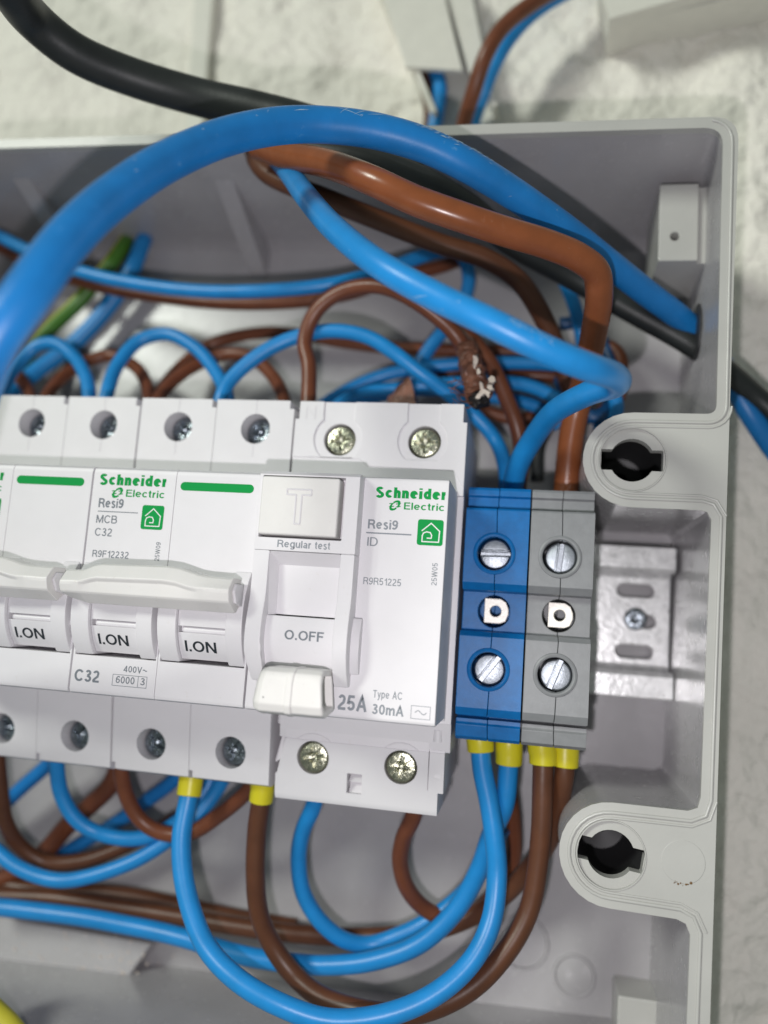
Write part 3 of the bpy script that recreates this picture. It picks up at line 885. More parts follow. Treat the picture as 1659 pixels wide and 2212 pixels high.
# raised left panel round the toggle window
bm = bmesh.new()
leg = lambda y: 4.0
prism_x(bm, [(-.35, -1), (-.35, 3.2), (-1.0, 4.0), (-15.3, 4.0), (-15.3, 0), (-15.3, -1)], -35.3, -16.0)
cb = bmesh.new(); box(cb, -34.65, -18.75, -12.9, -1.25, 1.2, 8)
pn = obj('raised_panel', bake(bm, [cb], .22, 2), WHITE, rcd)
def legprof():
    f = drumz(15.5, -10.2, -27.5)
    ys = [-15.3 - i * 1.0 for i in range(25)]
    out = [(-15.3, -.5)]
    for y in ys:
        z = 4.0 if y > -24 else 4.0 + 1.2 * math.sin(min(1, (-24 - y) / 7) * PI / 2)
        if y < -31: z = 5.2 - ((-31 - y) / 8.2) ** 2 * 3.6
        out.append((y, z))
    out.append((-39.3, -.5))
    return out
for x0, x1, ta in ((-35.3, -32.2, 1), (-18.7, -16.0, 0)):
    bm = bmesh.new(); prism_x(bm, legprof(), x0, x1)
    for v in bm.verts:
        if ta and v.co.y < -34: v.co.x = x0 + (v.co.x - x0) * 1.0 + (.9 * (-34 - v.co.y) / 5 if v.co.x < x0 + 1 else .3)
    obj('window_frame', bake(bm, None, .25, 2, 30), WHITE, rcd)
# window interior
bm = bmesh.new()
prism_x(bm, [(-15.4, 3.9), (-17.7, 1.0), (-27.0, .4), (-27.0, -1.5), (-15.4, -1.5)], -32.15, -18.72)
obj('window_back', bake(bm, None, .1), WHITE, rcd, sharp=20)
bm = bmesh.new()
prism_x(bm, [(-15.4, 3.95), (-17.6, .95), (-27.4, .35), (-27.4, 2.5)], -32.3, -31.0)
v_ = [v for v in bm.verts if v.co.x > -31.1 and v.co.z > 2]
for v in v_: v.co.x = -32.25
obj('window_bevel', fixn(bm), WHITE, rcd, sharp=20)
bm = bmesh.new()
f = drumz(10.5, -7.3, -30.5)
pr = [(-27.2 - i * .5, f(-27.2 - i * .5)) for i in range(20)]
prism_x(bm, [(-27.2, -4)] + pr + [(pr[-1][0], -4)], -32.1, -18.75)
dr = obj('toggle_drum', bake(bm, None, .12), WHITE, rcd, sharp=40)
bm = bmesh.new(); text(bm, 'O.OFF', -28.2, -31.4, 7.4, 1.75, 0, fn=lambda y: f(y) + .04, bold=.012)
obj('position_lettering', bm, PGREY, dr, smooth=False)
# toggle lever, hollow from its right end
bm = bmesh.new()
prof = [(-36.2, 2), (-36.1, 8.2), (-36.8, 9.7), (-38.4, 10.6), (-42.2, 10.9), (-43.6, 10.1), (-44.2, 8.3), (-43.6, 2)]
rings = []
for x, k in ((-31.0, .72), (-30.7, .86), (-30.2, .94), (-29.2, 1), (-24, 1), (-20.4, 1), (-19.0, .99), (-18.5, .97)):
    cy = -40.1
    rings.append([bm.verts.new((x + (y - cy) * (-.12 if x > -22 else 0.10), cy + (y - cy) * k, 2 + (z - 2) * (k if z > 3 else 1))) for y, z in prof])
for a, c in zip(rings, rings[1:]):
    for i in range(len(a)):
        j = (i + 1) % len(a); bm.faces.new((a[i], c[i], c[j], a[j]))
bm.faces.new(rings[0]); bm.faces.new(rings[-1][::-1]); fixn(bm)
c = bmesh.new(); prism_x(c, [(-37.3, 3), (-37.1, 7.9), (-38.6, 9.5), (-42.0, 9.8), (-43.1, 8.0), (-42.6, 3)], -21.0, -10)
lv = obj('toggle_lever', bake(bm, [c], .35, 3, 25), IVORY, rcd, sharp=45)
bm = bmesh.new()
pr2 = [(-40.1 + (y + 40.1) * 1.035, 2 + (z - 2) * 1.03) for y, z in prof]
prism_x(bm, pr2, -25.0, -23.7)
obj('lever_rib', bake(bm, None, .25, 2, 25), IVORY, lv, sharp=45)
bm = bmesh.new(); lathe(bm, -28.7, -41.2, [(.13, 10.86), (0, 10.92)], 10); obj('lever_speck', bm, PBLACK, lv)
# side arc right of the frame
bm = bmesh.new()
f2 = drumz(11.0, -8.8, -31.7)
prism_x(bm, [(-26.7, -.5)] + [(-26.7 - i * .68, f2(-26.7 - i * .68)) for i in range(16)] + [(-36.9, -.5)], -16.1, -14.4)
obj('pivot_cheek', bake(bm, None, .2), WHITE, rcd)
# test button
bm = bmesh.new(); box(bm, -34.45, -19.5, -12.45, -1.55, 1.2, 5.2)
tb = obj('test_button', bake(bm, None, .45, 3), IVORY, rcd)
bm = bmesh.new()
T = [(-29.4, -3.9), (-24.7, -3.9), (-24.7, -4.9), (-26.5, -4.9), (-26.5, -10.3), (-27.6, -10.3), (-27.6, -4.9), (-29.4, -4.9)]
for i in range(len(T)):
    a, c = T[i], T[(i + 1) % len(T)]
    tube(bm, [(a[0], a[1], 5.22), (c[0], c[1], 5.22)], .17, 6)
obj('test_letter', bm, WHITE, tb)
z = .035
bm = bmesh.new(); brand(bm, -13.8, -.5, -4.0, z); obj('brand_lettering', bm, PGREEN, rcd, smooth=False)
bm = bmesh.new(); bw = bmesh.new(); house(bm, bw, -5.4, -.6, -12.55, -7.75, z)
hs = obj('house_emblem', bm, PGREEN, rcd, smooth=False); obj('emblem_outline', bw, PWHITE, hs, smooth=False)
bm = Let(PLIGHT, rcd, 'model_lettering')
text(bm, 'Resi9', -14.8, -9.95, 5.7, 1.75, z, bold=.016)
strip(bm, [(-14.9, -10.75), (-6.6, -10.75)], .26, z)
text(bm, 'ID', -14.7, -13.2, 2.0, 1.65, z, bold=.004)
text(bm, 'R9R51225', -14.9, -20.35, 7.1, 1.3, z, bold=.004)
bm = bmesh.new(); text(bm, '25W05', -1.25, -19.8, 4.1, 1.0, z, rot=PI / 2, bold=.006); obj('date_lettering', bm, PLIGHT, rcd, smooth=False)
bm = Let(PLIGHT, rcd, 'rating_lettering')
text(bm, '25A', -18.0, -43.4, 5.4, 2.75, z, bold=.017)
text(bm, '30mA', -11.6, -43.6, 5.8, 1.8, z, bold=.014)
text(bm, 'Type', -11.6, -40.7, 3.0, 1.35, z, bold=.006); text(bm, 'AC', -8.0, -40.7, 1.8, 1.35, z, bold=.006)
strip(bm, [(-4.45, -43.75), (-1.0, -43.75), (-1.0, -41.5), (-4.45, -41.5)], .1, z, True)
strip(bm, [(-3.7 + .25 * i, -42.62 + .32 * math.sin(i / 8 * 2 * PI)) for i in range(9)], .14, z + .02)
bm = Let(PLIGHT, pn, 'button_lettering'); text(bm, 'Regular', -30.8, -14.65, 6.5, 1.35, 4.03, bold=.010); text(bm, 'test', -23.6, -14.65, 2.9, 1.35, 4.03, bold=.010)
bm = bmesh.new(); text(bm, 'N', -33.6, 14.9, 2.2, 2.7, -16, extr=.12, bold=-.01); obj('embossed_letter', bm, WHITE, rcd)
bm = bmesh.new(); text(bm, 'N', -34.2, -63.0, 2.1, 2.7, -20.55, extr=.12, bold=-.01); obj('embossed_letter', bm, WHITE, rcd)

# ---------- rail terminals ----------
def terminal(x0, x1, m, label, rots, name='rail_terminal'):
    t = thing(name, label, 'terminal block', ((x0 + x1) / 2, -23, -50), 'screw terminals at the end of the rail')
    xm = (x0 + x1) / 2
    prof = [(1.9, -19.6), (1.3, -19.2), (.2, -19.2), (-.2, -19.9), (-2.2, -19.9), (-2.4, -21.8), (-2.8, -21.8), (-2.8, -16.4), (-3.2, -16.0), (-18.0, -16.0), (-19.4, -17.4), (-19.7, -20.0), (-27.4, -20.0), (-27.7, -17.2), (-28.6, -16.0), (-42.6, -16.0), (-44.2, -16.9), (-44.3, -21.5), (-44.8, -21.5), (-45.0, -19.0), (-45.8, -19.0), (-46.2, -18.6), (-48.6, -19.0), (-49.3, -20.2), (-49.3, -50), (1.9, -50)]
    sc = [(xm - .3, -12.0), (xm - .3, -35.0)]
    for k, (a, c_) in enumerate(((x0, xm - .04), (xm + .04, x1))):
        bm = bmesh.new(); prism_x(bm, prof, a, c_)
        cuts = []
        for cx, cy in sc:
            c = bmesh.new(); lathe(c, cx, cy, [(0, -10), (3.35, -10), (3.35, -26), (0, -26)], 32); cuts.append(c)
        c = bmesh.new(); lathe(c, xm + .1, -23.5, [(0, -10), (3.3, -10), (3.3, -27), (0, -27)], 32); cuts.append(c)
        bm = bake(bm, cuts, .22, 2)
        for v in bm.verts:                          # the seam is never quite straight
            if abs(v.co.x - xm) < .3: v.co.x += .07 * math.sin(v.co.y * .6) + .05 * math.sin(v.co.y * 1.9)
        h = obj('housing_half', bm, m, t)
        if k == 0:
            for cx, cy in sc:
                bm = bmesh.new()
                lathe(bm, cx, cy, [(4.25, -16.02), (4.15, -15.75), (3.8, -15.6), (3.5, -15.7), (3.36, -16.05)], 44)
                obj('screw_collar', bm, m, h)
    for (cx, cy), rt in zip(sc, rots):
        put(ME_SLOT, 'clamp_screw', t, cx + .15, cy - .05, -17.2, rt)
    bm = bmesh.new()
    prism_z(bm, [(-2.1, 2.2), (.8, 2.2), (1.8, 1.6), (2.3, .4), (2.3, -.6), (1.8, -1.9), (.9, -2.3), (-2.1, -2.3)], -24.0, -21.6)
    for v in bm.verts: v.co.x = v.co.x * 1.12 + xm + .35; v.co.y = v.co.y * 1.12 - 23.3
    c = bmesh.new(); lathe(c, xm + .3, -23.4, [(0, -18), (1.15, -18), (1.15, -30), (0, -30)], 24)
    obj('test_contact', bake(bm, [c], .15), NICKEL, t)
    return t
terminal(2.0, 14.75, TBLUE, 'blue plastic screw terminal between the residual current device and the grey terminal', (0.03, 0.95))
terminal(15.05, 27.5, TGRAY, 'grey plastic screw terminal at the right end of the row beside the bare rail', (1.47, 1.22))

# ---------- wires ----------
def scuffs(pp, od, i0, i1, n, a0, a1, ln, parent, m):
    bm = bmesh.new()
    for k in range(n):
        i = random.uniform(i0, i1) * (len(pp) - 2); j = int(i)
        p = pp[j].lerp(pp[j + 1], i - j); T = (pp[j + 1] - pp[j]).normalized()
        up_ = Vector((0, 1, 0)); side = (up_ - T * up_.dot(T)).normalized(); out = side.cross(T)
        if out.z < 0: out = -out
        a = random.gauss((a0 + a1) / 2, (a1 - a0) / 3)
        L = random.uniform(.3, 1) * ln; w = random.uniform(.012, .04); sl = random.uniform(-.5, 1.2)
        prev = None
        for q in range(5):
            f = q / 4 - .5
            aa = a + sl * f * L / (od / 2)
            c = p + T * (f * L)
            R_ = od / 2 + .03
            ww = w * (1 - abs(f) * 1.7)
            v1 = c + (out * math.cos(aa) + side * math.sin(aa)) * R_
            v2 = c + (out * math.cos(aa + ww * 2) + side * math.sin(aa + ww * 2)) * R_
            cur = (bm.verts.new(v1), bm.verts.new(v2))
            if prev: bm.faces.new((prev[0], prev[1], cur[1], cur[0]))
            prev = cur
    o = obj('scuff_marks', bm, m, parent); o['kind'] = 'stuff'

def wire(name, label, m, od, pts, group, ferr=None, n=20, fend=None, cat='wire', mi=None, sc=None):
    P3 = [at(*p) for p in pts]
    pp = catmull(P3, 8)
    sd = len(pts) * 3.7 + pts[1][0] * .01
    for i in range(3, len(pp) - 3):              # stiff copper is never quite smooth
        pp[i] = pp[i] + Vector((noise.noise(Vector((i * .06, sd, 1))), noise.noise(Vector((i * .06, sd, 7))), noise.noise(Vector((i * .06, sd, 13))))) * .5
    rad = od / 2 if not isinstance(od, tuple) else [(od[0] + (od[1] - od[0]) * max(0, i / (len(pp) - 1) - od[2]) / (1 - od[2])) / 2 for i in range(len(pp))]
    if isinstance(od, tuple): od = od[0]
    bm = bmesh.new(); tube(bm, pp, rad, n, mi=mi)
    if not ferr and not fend and not sc:
        o = obj(name, bm, m)
        return tag(o, label, cat, group)
    t = thing(name, label, cat, P3[0], group)
    obj('insulation', bm, m, t)
    for a_ in sc or []: scuffs(pp, od, *a_, t, SCUFF)
    for which, spec in ((0, ferr), (1, fend)):
        if not spec: continue
        ln, r0, r1 = spec
        q = pp if which == 0 else pp[::-1]
        acc = [q[0]]; dist = 0
        for a, c in zip(q, q[1:]):
            seg = (c - a).length
            if dist + seg > ln:
                acc.append(a + (c - a) * ((ln - dist) / seg)); break
            acc.append(c); dist += seg
        bm = bmesh.new()
        k = len(acc)
        tube(bm, acc, [r0 + (r1 - r0) * i / (k - 1) for i in range(k)], 24)
        obj('ferrule', bake(bm, None, .25, 2), YELLOW, t)
    return t
G_IN = 'wires inside the box'
G_LINK = 'link wires looping over the breakers'
# supply conductors and the cables that cross the box
wire('supply_wire', 'thickest blue wire, arching across the whole top of the box and out at the right', BLUEBIG, (6.5, 5.0, .58),
     [(-520, 1900, -48), (-430, 1700, -20), (-270, 1400, 20), (-140, 1180, 40), (-80, 930, 50), (-20, 750, 54), (60, 635, 53), (140, 530, 48), (240, 434, 40), (370, 343, 30), (500, 290, 21), (640, 268, 14), (780, 278, 9), (900, 310, 5), (1000, 356, 1), (1100, 412, -5), (1200, 480, -12), (1300, 556, -21), (1400, 635, -31), (1490, 706, -40), (1560, 790, -48), (1620, 890, -52), (1700, 1010, -50)], G_IN, n=28, sc=[(.59, .66, 90, .35, 1.0, 1.5), (.49, .59, 5, .3, .6, 6), (.38, .75, 12, -.6, 1.1, .8)])
wire('power_cable', 'thick black sheathed cable sagging from the top left corner to the blue arch', BLACK, 8.0,
     [(-60, -120, 34), (10, -40, 26), (70, 40, 14), (160, 110, 6), (280, 165, -2), (420, 208, -8), (560, 240, -10), (680, 275, -11), (800, 325, -16), (900, 372, -22)], None, n=28, cat='cable')
wire('power_cable', 'black insulated wire slanting behind the brown wire down to the right wall of the box', BLACK, (6.0, 4.9, .4),
     [(640, 325, -9), (760, 342, -9), (880, 378, -12), (1000, 440, -19), (1100, 522, -28), (1250, 606, -38), (1380, 680, -40), (1495, 745, -41), (1570, 800, -46), (1640, 860, -50), (1720, 930, -50)], None, n=24, cat='cable')
wire('supply_wire', 'glossy brown wire bending sharply down at its right end into the grey terminal', BROWNBIG, 5.6,
     [(560, 318, -12), (620, 333, -6), (700, 352, 0), (800, 392, 6), (900, 435, 6), (1000, 470, 4), (1100, 502, 0), (1190, 530, -4), (1250, 556, -7), (1288, 590, -10), (1294, 640, -14), (1285, 700, -20), (1270, 780, -28), (1250, 870, -33), (1235, 950, -35), (1225, 1020, -36), (1221, 1080, -37)], G_IN, n=28)
wire('supply_wire', 'thick bright blue wire doubling back at its right tip into the blue terminal', BLUEW, 4.7,
     [(575, 318, -20), (602, 345, -16), (626, 378, -9), (662, 428, 2), (725, 495, 13), (830, 575, 22), (950, 645, 24), (1060, 700, 24), (1170, 752, 22), (1270, 792, 18), (1322, 814, 11), (1326, 832, 3), (1270, 848, -5), (1195, 890, -16), (1150, 950, -26), (1118, 1010, -32), (1105, 1060, -36), (1100, 1110, -37)], G_IN, n=28, sc=[(.43, .48, 36, .1, .6, .8), (.05, .9, 10, -.8, .9, .6), (.2, .4, 4, -.9, -.6, 5)])
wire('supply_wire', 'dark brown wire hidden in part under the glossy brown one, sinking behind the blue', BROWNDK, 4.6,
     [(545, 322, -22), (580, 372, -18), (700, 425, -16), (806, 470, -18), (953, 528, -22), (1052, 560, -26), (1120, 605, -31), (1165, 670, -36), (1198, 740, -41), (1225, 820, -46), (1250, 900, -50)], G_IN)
# branch wires
wire('branch_wire', 'long slender blue wire sagging across the left half above the small arches', BLUEW, 3.5,
     [(-60, 480, -44), (0, 512, -42), (80, 552, -40), (180, 588, -38), (300, 613, -37), (450, 630, -36), (600, 628, -36), (740, 610, -38), (860, 573, -42), (940, 545, -46), (990, 545, -49), (1012, 590, -50), (1008, 640, -50), (985, 690, -50), (950, 725, -50), (915, 775, -50), (893, 830, -50), (885, 880, -50)], G_IN)
wire('branch_wire', 'slender brown wire pressed under the long sagging blue one', BROWNW, 3.5,
     [(-60, 505, -49), (0, 535, -48), (80, 575, -47), (180, 608, -46), (300, 634, -45), (450, 652, -44), (600, 652, -44), (740, 636, -45), (860, 600, -48), (960, 575, -52), (1000, 560, -54)], G_IN)
for lab, pts in (('leftmost small blue loop over the first breaker screws', [(-30, 900, -32), (0, 850, -32), (30, 796, -36), (74, 752, -38), (118, 742, -38), (158, 768, -37), (183, 812, -34), (194, 860, -32), (198, 910, -31)]),
                 ('round blue loop rising between the first and second breaker', [(222, 910, -31), (231, 855, -32), (254, 790, -36), (303, 737, -39), (364, 722, -40), (420, 750, -39), (462, 799, -37), (490, 850, -34), (496, 905, -32)])):
    wire('link_wire', lab, BLUEW, 3.5, pts, G_LINK)
wire('link_wire', 'lighter blue loop running from the second breaker right to the frayed brown stub', BLUEW, 3.5,
     [(466, 925, -28), (474, 868, -28), (497, 824, -29), (560, 770, -30), (635, 730, -31), (713, 712, -31), (790, 724, -31), (855, 760, -31), (912, 805, -33), (960, 842, -36), (1027, 898, -40), (1070, 950, -41), (1090, 1005, -38), (1094, 1060, -37)], G_LINK)
wire('link_wire', 'brown hoop standing up from the gap left of the residual current device', BROWNW, 3.6,
     [(668, 925, -28), (665, 870, -28), (667, 790, -29), (660, 738, -29), (684, 672, -28), (735, 630, -27), (795, 617, -26), (850, 626, -25), (905, 655, -25), (950, 690, -27), (985, 725, -29), (1012, 765, -30)], G_LINK)
wire('branch_wire', 'brown wire emerging under the bright blue one and ending behind the blue terminal', BROWNW, 3.7,
     [(975, 690, -38), (1030, 745, -36), (1068, 800, -36), (1095, 860, -37), (1115, 920, -38), (1124, 980, -40), (1120, 1060, -42)], G_IN)
wire('link_wire', 'low brown loop under the leftmost blue loops', BROWNW, 3.4,
     [(90, 905, -34), (103, 850, -38), (160, 795, -45), (236, 768, -49), (290, 790, -47), (318, 835, -42), (326, 905, -36)], G_LINK)
wire('link_wire', 'low brown loop in front of the second breaker, crossed by two blue loops', BROWNW, 3.4,
     [(335, 905, -33), (350, 850, -38), (408, 797, -44), (480, 768, -47), (541, 772, -46), (588, 810, -43), (612, 860, -38), (618, 910, -34)], G_LINK)
wire('branch_wire', 'long dark red-brown wire running right behind the blue loops toward the coil', BROWNW, 3.4,
     [(330, 905, -44), (345, 850, -48), (403, 780, -52), (467, 740, -54), (566, 720, -54), (640, 724, -54), (740, 740, -55), (855, 751, -55), (983, 758, -55), (1150, 762, -54), (1270, 775, -52), (1325, 810, -48), (1335, 860, -46), (1300, 890, -48)], G_IN)
wire('branch_wire', 'brown wire corner at the far left, just above the first breaker', BROWNW, 3.4,
     [(-30, 760, -44), (20, 800, -42), (52, 830, -40), (75, 880, -36), (80, 920, -34)], G_IN)
wire('sheathed_cable', 'grey-blue wire dropping from the entry hole behind the sagging pair', BLUEW, 4.6,
     [(318, 500, -60), (308, 530, -55), (285, 583, -53), (250, 640, -54), (205, 695, -54), (152, 745, -53), (85, 795, -50), (20, 850, -46), (-40, 900, -44)], G_IN)
def stripe(j, n): return 1 if (j % 10) in (0, 1, 2) else 0
wire('earth_wire', 'green and yellow striped wire dropping from the entry hole at upper left', [GREEN, GYEL], 4.2,
     [(284, 505, -60), (262, 535, -54), (236, 572, -52), (205, 610, -53), (160, 660, -53), (110, 710, -54), (60, 770, -54), (20, 840, -54)], G_IN, mi=stripe)
wire('sheathed_cable', 'black wire stub in the entry hole between the green and the blue wire', BLACK, 3.4,
     [(300, 500, -61), (290, 540, -58), (262, 600, -58), (225, 660, -59), (170, 740, -59), (120, 830, -58), (90, 900, -50)], G_IN)
bun = [('upper blue wire of the bunch under the bright blue wire', BLUEW, [(640, 930, -44), (707, 868, -48), (806, 818, -50), (904, 797, -50), (1052, 784, -50), (1175, 786, -48), (1260, 800, -46), (1320, 840, -44), (1330, 890, -44), (1290, 930, -46)]),
       ('middle blue wire of the bunch under the bright blue wire', BLUEW, [(660, 940, -40), (760, 860, -44), (860, 838, -46), (1000, 826, -47), (1110, 828, -46), (1180, 850, -45), (1230, 890, -45), (1250, 950, -46)]),
       ('lowest blue wire of the bunch, behind the frayed stub', BLUEW, [(700, 930, -48), (800, 860, -52), (950, 842, -53), (1080, 862, -53), (1160, 880, -52), (1210, 920, -52)]),
       ('brown wire threaded through the blue bunch', BROWNW, [(820, 850, -54), (950, 812, -55), (1080, 812, -54), (1200, 812, -53), (1290, 830, -51), (1340, 790, -50), (1318, 750, -52), (1270, 760, -54)]),
       ('purple-brown wire low in the bunch, above the terminals', BROWNW, [(1010, 870, -55), (1070, 895, -55), (1130, 905, -55), (1210, 880, -56), (1290, 850, -56)]),
       ('dark blue wire coiled at the right end of the bunch', NAVY, [(1210, 700, -55), (1265, 700, -54), (1305, 745, -52), (1325, 805, -50), (1322, 865, -48), (1290, 900, -43), (1230, 880, -46), (1210, 820, -50)]),
       ('blue wire end behind the bend of the glossy brown wire', BLUEW, [(1190, 560, -44), (1215, 600, -46), (1240, 660, -50), (1255, 720, -53), (1262, 780, -55)]),
       ('black wire sunk behind the coil above the grey terminal', BLACK, [(1300, 780, -50), (1260, 850, -52), (1200, 900, -54), (1165, 960, -54), (1160, 1040, -54)])]
for lab, m, pts in bun:
    wire('branch_wire', lab, m, 3.4, pts, G_IN)

# below the devices
FE = (5.6, 2.75, 2.75)
wire('link_wire', 'blue wire with yellow sleeves making the biggest loop below, breaker to blue terminal', BLUEW, 4.2,
     [(414, 1672, -26.5), (408, 1722, -26), (394, 1799, -24), (395, 1884, -22), (414, 1970, -20), (446, 2046, -18), (505, 2110, -16), (597, 2168, -15), (707, 2204, -16), (830, 2194, -18), (938, 2150, -21), (1016, 2080, -24), (1062, 1986, -27), (1074, 1887, -29), (1068, 1809, -29), (1056, 1730, -29), (1043, 1660, -29), (1036, 1590, -29)], G_IN, ferr=(4.6, 2.7, 2.65), fend=(3.2, 2.9, 2.8))
wire('link_wire', 'brown wire with yellow sleeves looping below from breaker to grey terminal', BROWNDK, 4.2,
     [(568, 1685, -26.5), (563, 1735, -27), (554, 1799, -28), (550, 1884, -29), (559, 1970, -31), (588, 2040, -33), (635, 2106, -33), (690, 2150, -31), (780, 2180, -28), (880, 2190, -27), (960, 2168, -27), (1035, 2120, -28), (1100, 2045, -29), (1140, 1966, -30), (1160, 1868, -30), (1171, 1769, -29.5), (1172, 1680, -29), (1170, 1600, -29)], G_IN, ferr=(4.5, 2.6, 2.55), fend=(4.8, 2.95, 2.8))
wire('branch_wire', 'blue wire with yellow sleeve sweeping left from the blue terminal along the bottom', BLUEW, 4.2,
     [(1100, 1600, -31), (1097, 1660, -31), (1090, 1735, -32), (1062, 1800, -35), (1035, 1880, -38), (985, 1965, -39), (905, 2038, -39), (800, 2078, -39), (701, 2086, -40), (600, 2076, -41), (512, 2059, -41), (405, 2030, -41), (299, 2004, -42), (171, 1978, -42), (40, 1962, -42), (-80, 1955, -42)], G_IN, ferr=(4.9, 2.95, 2.8))
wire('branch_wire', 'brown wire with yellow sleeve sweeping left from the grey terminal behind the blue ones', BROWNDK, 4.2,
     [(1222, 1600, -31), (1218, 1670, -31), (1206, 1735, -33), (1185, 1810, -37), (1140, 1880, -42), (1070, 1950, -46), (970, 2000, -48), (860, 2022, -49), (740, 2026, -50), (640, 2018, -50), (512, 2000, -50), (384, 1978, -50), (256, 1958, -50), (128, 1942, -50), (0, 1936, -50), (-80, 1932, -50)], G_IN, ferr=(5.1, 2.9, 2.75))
wire('branch_wire', 'blue wire hooking down under the left screw of the residual current device', BLUEW, 3.7,
     [(690, 1690, -32), (678, 1742, -33), (655, 1793, -35), (647, 1848, -37), (656, 1927, -39), (690, 1990, -41), (741, 2030, -43), (795, 2040, -45), (859, 2021, -46), (930, 1985, -47), (1000, 1930, -47), (1050, 1860, -46), (1085, 1790, -45)], G_IN)
wire('branch_wire', 'brown wire hooking down under the right screw of the residual current device', BROWNW, 3.7,
     [(902, 1720, -32), (890, 1765, -33), (871, 1812, -36), (865, 1862, -39), (880, 1919, -42), (918, 1962, -45), (965, 1982, -47), (1020, 1975, -49), (1070, 1930, -50), (1103, 1868, -50), (1108, 1780, -48), (1098, 1690, -44), (1095, 1600, -40)], G_IN)
wire('link_wire', 'lower left blue loop sagging widest under the breakers', BLUEW, 3.5,
     [(-90, 1760, -40), (-20, 1826, -38), (43, 1876, -37), (119, 1899, -37), (192, 1893, -37), (277, 1865, -38), (350, 1824, -40), (425, 1769, -43), (469, 1709, -45), (495, 1650, -45)], G_LINK)
wire('link_wire', 'short blue loop under the first visible bottom screw', BLUEW, 3.5,
     [(124, 1600, -30), (124, 1654, -31), (132, 1714, -33), (162, 1765, -35), (210, 1798, -37), (277, 1810, -38), (345, 1796, -40), (400, 1760, -43), (440, 1710, -46), (470, 1650, -48)], G_LINK)
wire('link_wire', 'red-brown loop crossing the blue ones under the second breaker', BROWNW, 3.5,
     [(262, 1620, -30), (264, 1671, -31), (275, 1724, -33), (307, 1773, -35), (350, 1799, -36), (409, 1797, -36), (468, 1764, -35), (528, 1718, -32), (552, 1690, -30)], G_LINK)
wire('link_wire', 'dark brown loop at the lower left edge', BROWNDK, 3.7,
     [(-10, 1600, -32), (0, 1690, -34), (13, 1778, -38), (45, 1833, -42), (96, 1862, -45), (171, 1858, -47), (256, 1832, -49), (330, 1800, -51), (400, 1760, -53)], G_LINK)
wire('branch_wire', 'broad brown wire slanting down left behind the lower loops', BROWNW, 4.8,
     [(262, 1640, -50), (240, 1690, -50), (200, 1735, -51), (141, 1790, -52), (94, 1841, -53), (30, 1890, -54), (-40, 1920, -54)], G_IN)
wire('branch_wire', 'blue wire slanting to the lower left corner of the breakers', BLUEBIG, 3.7,
     [(120, 1630, -46), (98, 1658, -48), (47, 1705, -50), (0, 1748, -51), (-60, 1800, -52)], G_IN)
wire('branch_wire', 'blue wire slanting behind the lower loops to the dark tangle', BLUEBIG, 3.7,
     [(400, 1660, -52), (372, 1690, -52), (316, 1731, -53), (250, 1780, -54), (171, 1824, -56), (90, 1870, -57), (20, 1900, -57), (-50, 1920, -57)], G_IN)
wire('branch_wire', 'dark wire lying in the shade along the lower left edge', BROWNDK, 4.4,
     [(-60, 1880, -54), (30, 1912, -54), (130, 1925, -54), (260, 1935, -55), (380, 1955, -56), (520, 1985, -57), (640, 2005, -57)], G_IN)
wire('earth_wire', 'yellow and green wire just entering at the bottom left corner', [GYEL, GREEN], 5.0,
     [(-60, 2130, -20), (-20, 2180, -20), (20, 2222, -20), (60, 2270, -20)], None, mi=stripe)

# ---------- torn stub ----------
st = thing('torn_cable_stub', 'torn brown cable end with pale filler and charred black tip above the residual current device', 'cut cable', at(1030, 810, -22))
pp = [at(1008, 752, -29), at(1014, 778, -27), at(1021, 806, -25), at(1030, 836, -24), at(1036, 858, -23)]
bm = bmesh.new(); q = catmull(pp, 6)
tube(bm, q, [2.3 + .7 * noise.noise(Vector((i * .45, 3, 1))) + .02 * i for i in range(len(q))], 22)
for v in bm.verts:
    v.co += Vector((noise.noise(v.co * .8), noise.noise(v.co * .8 + Vector((9, 0, 0))), noise.noise(v.co * .8 + Vector((0, 9, 0))))) * .75
obj('torn_sheath', bm, BURNT, st, sharp=25)
bm = bmesh.new(); q = catmull([at(1031, 850, -23), at(1036, 866, -23), at(1040, 878, -23)], 5)
tube(bm, q, [2.3 - .06 * i for i in range(len(q))], 26)
for v in bm.verts:
    v.co += Vector((noise.noise(v.co * 2.2), noise.noise(v.co * 2.2 + Vector((9, 0, 0))), noise.noise(v.co * 2.2 + Vector((0, 9, 0))))) * .7
obj('charred_tip', bm, CHAR, st, sharp=20)
for lp in ([(1022, 768), (1032, 762), (1034, 782), (1026, 800), (1021, 790)], [(1028, 795), (1036, 793), (1038, 806), (1030, 808)], [(1054, 812), (1062, 806), (1072, 812), (1074, 826), (1062, 832), (1054, 826)], [(1050, 828), (1066, 832), (1070, 845), (1056, 848), (1052, 840)], [(1034, 822), (1044, 824), (1046, 842), (1038, 846)], [(1022, 860), (1034, 842), (1046, 836), (1064, 848), (1062, 858), (1046, 850), (1034, 862)]):
    bm = bmesh.new()
    zz = -19.6
    pl = [at(a, c, zz)[:2] for a, c in lp]
    mx, my = sum(p[0] for p in pl) / len(pl), sum(p[1] for p in pl) / len(pl)
    pl = [(mx + (p[0] - mx) * .72, my + (p[1] - my) * .8) for p in pl]
    prism_z(bm, pl, zz - .9, zz)
    bmesh.ops.subdivide_edges(bm, edges=bm.edges[:], cuts=2)
    for v in bm.verts: v.co += Vector((noise.noise(v.co * 1.7), noise.noise(v.co * 1.7 + Vector((9, 0, 0))), noise.noise(v.co * .9 + Vector((0, 9, 0))) * 1.6)) * .5
    obj('filler_flake', bake(bm, None, .1, 1), PAPER, st, sharp=30)
bm = bmesh.new()
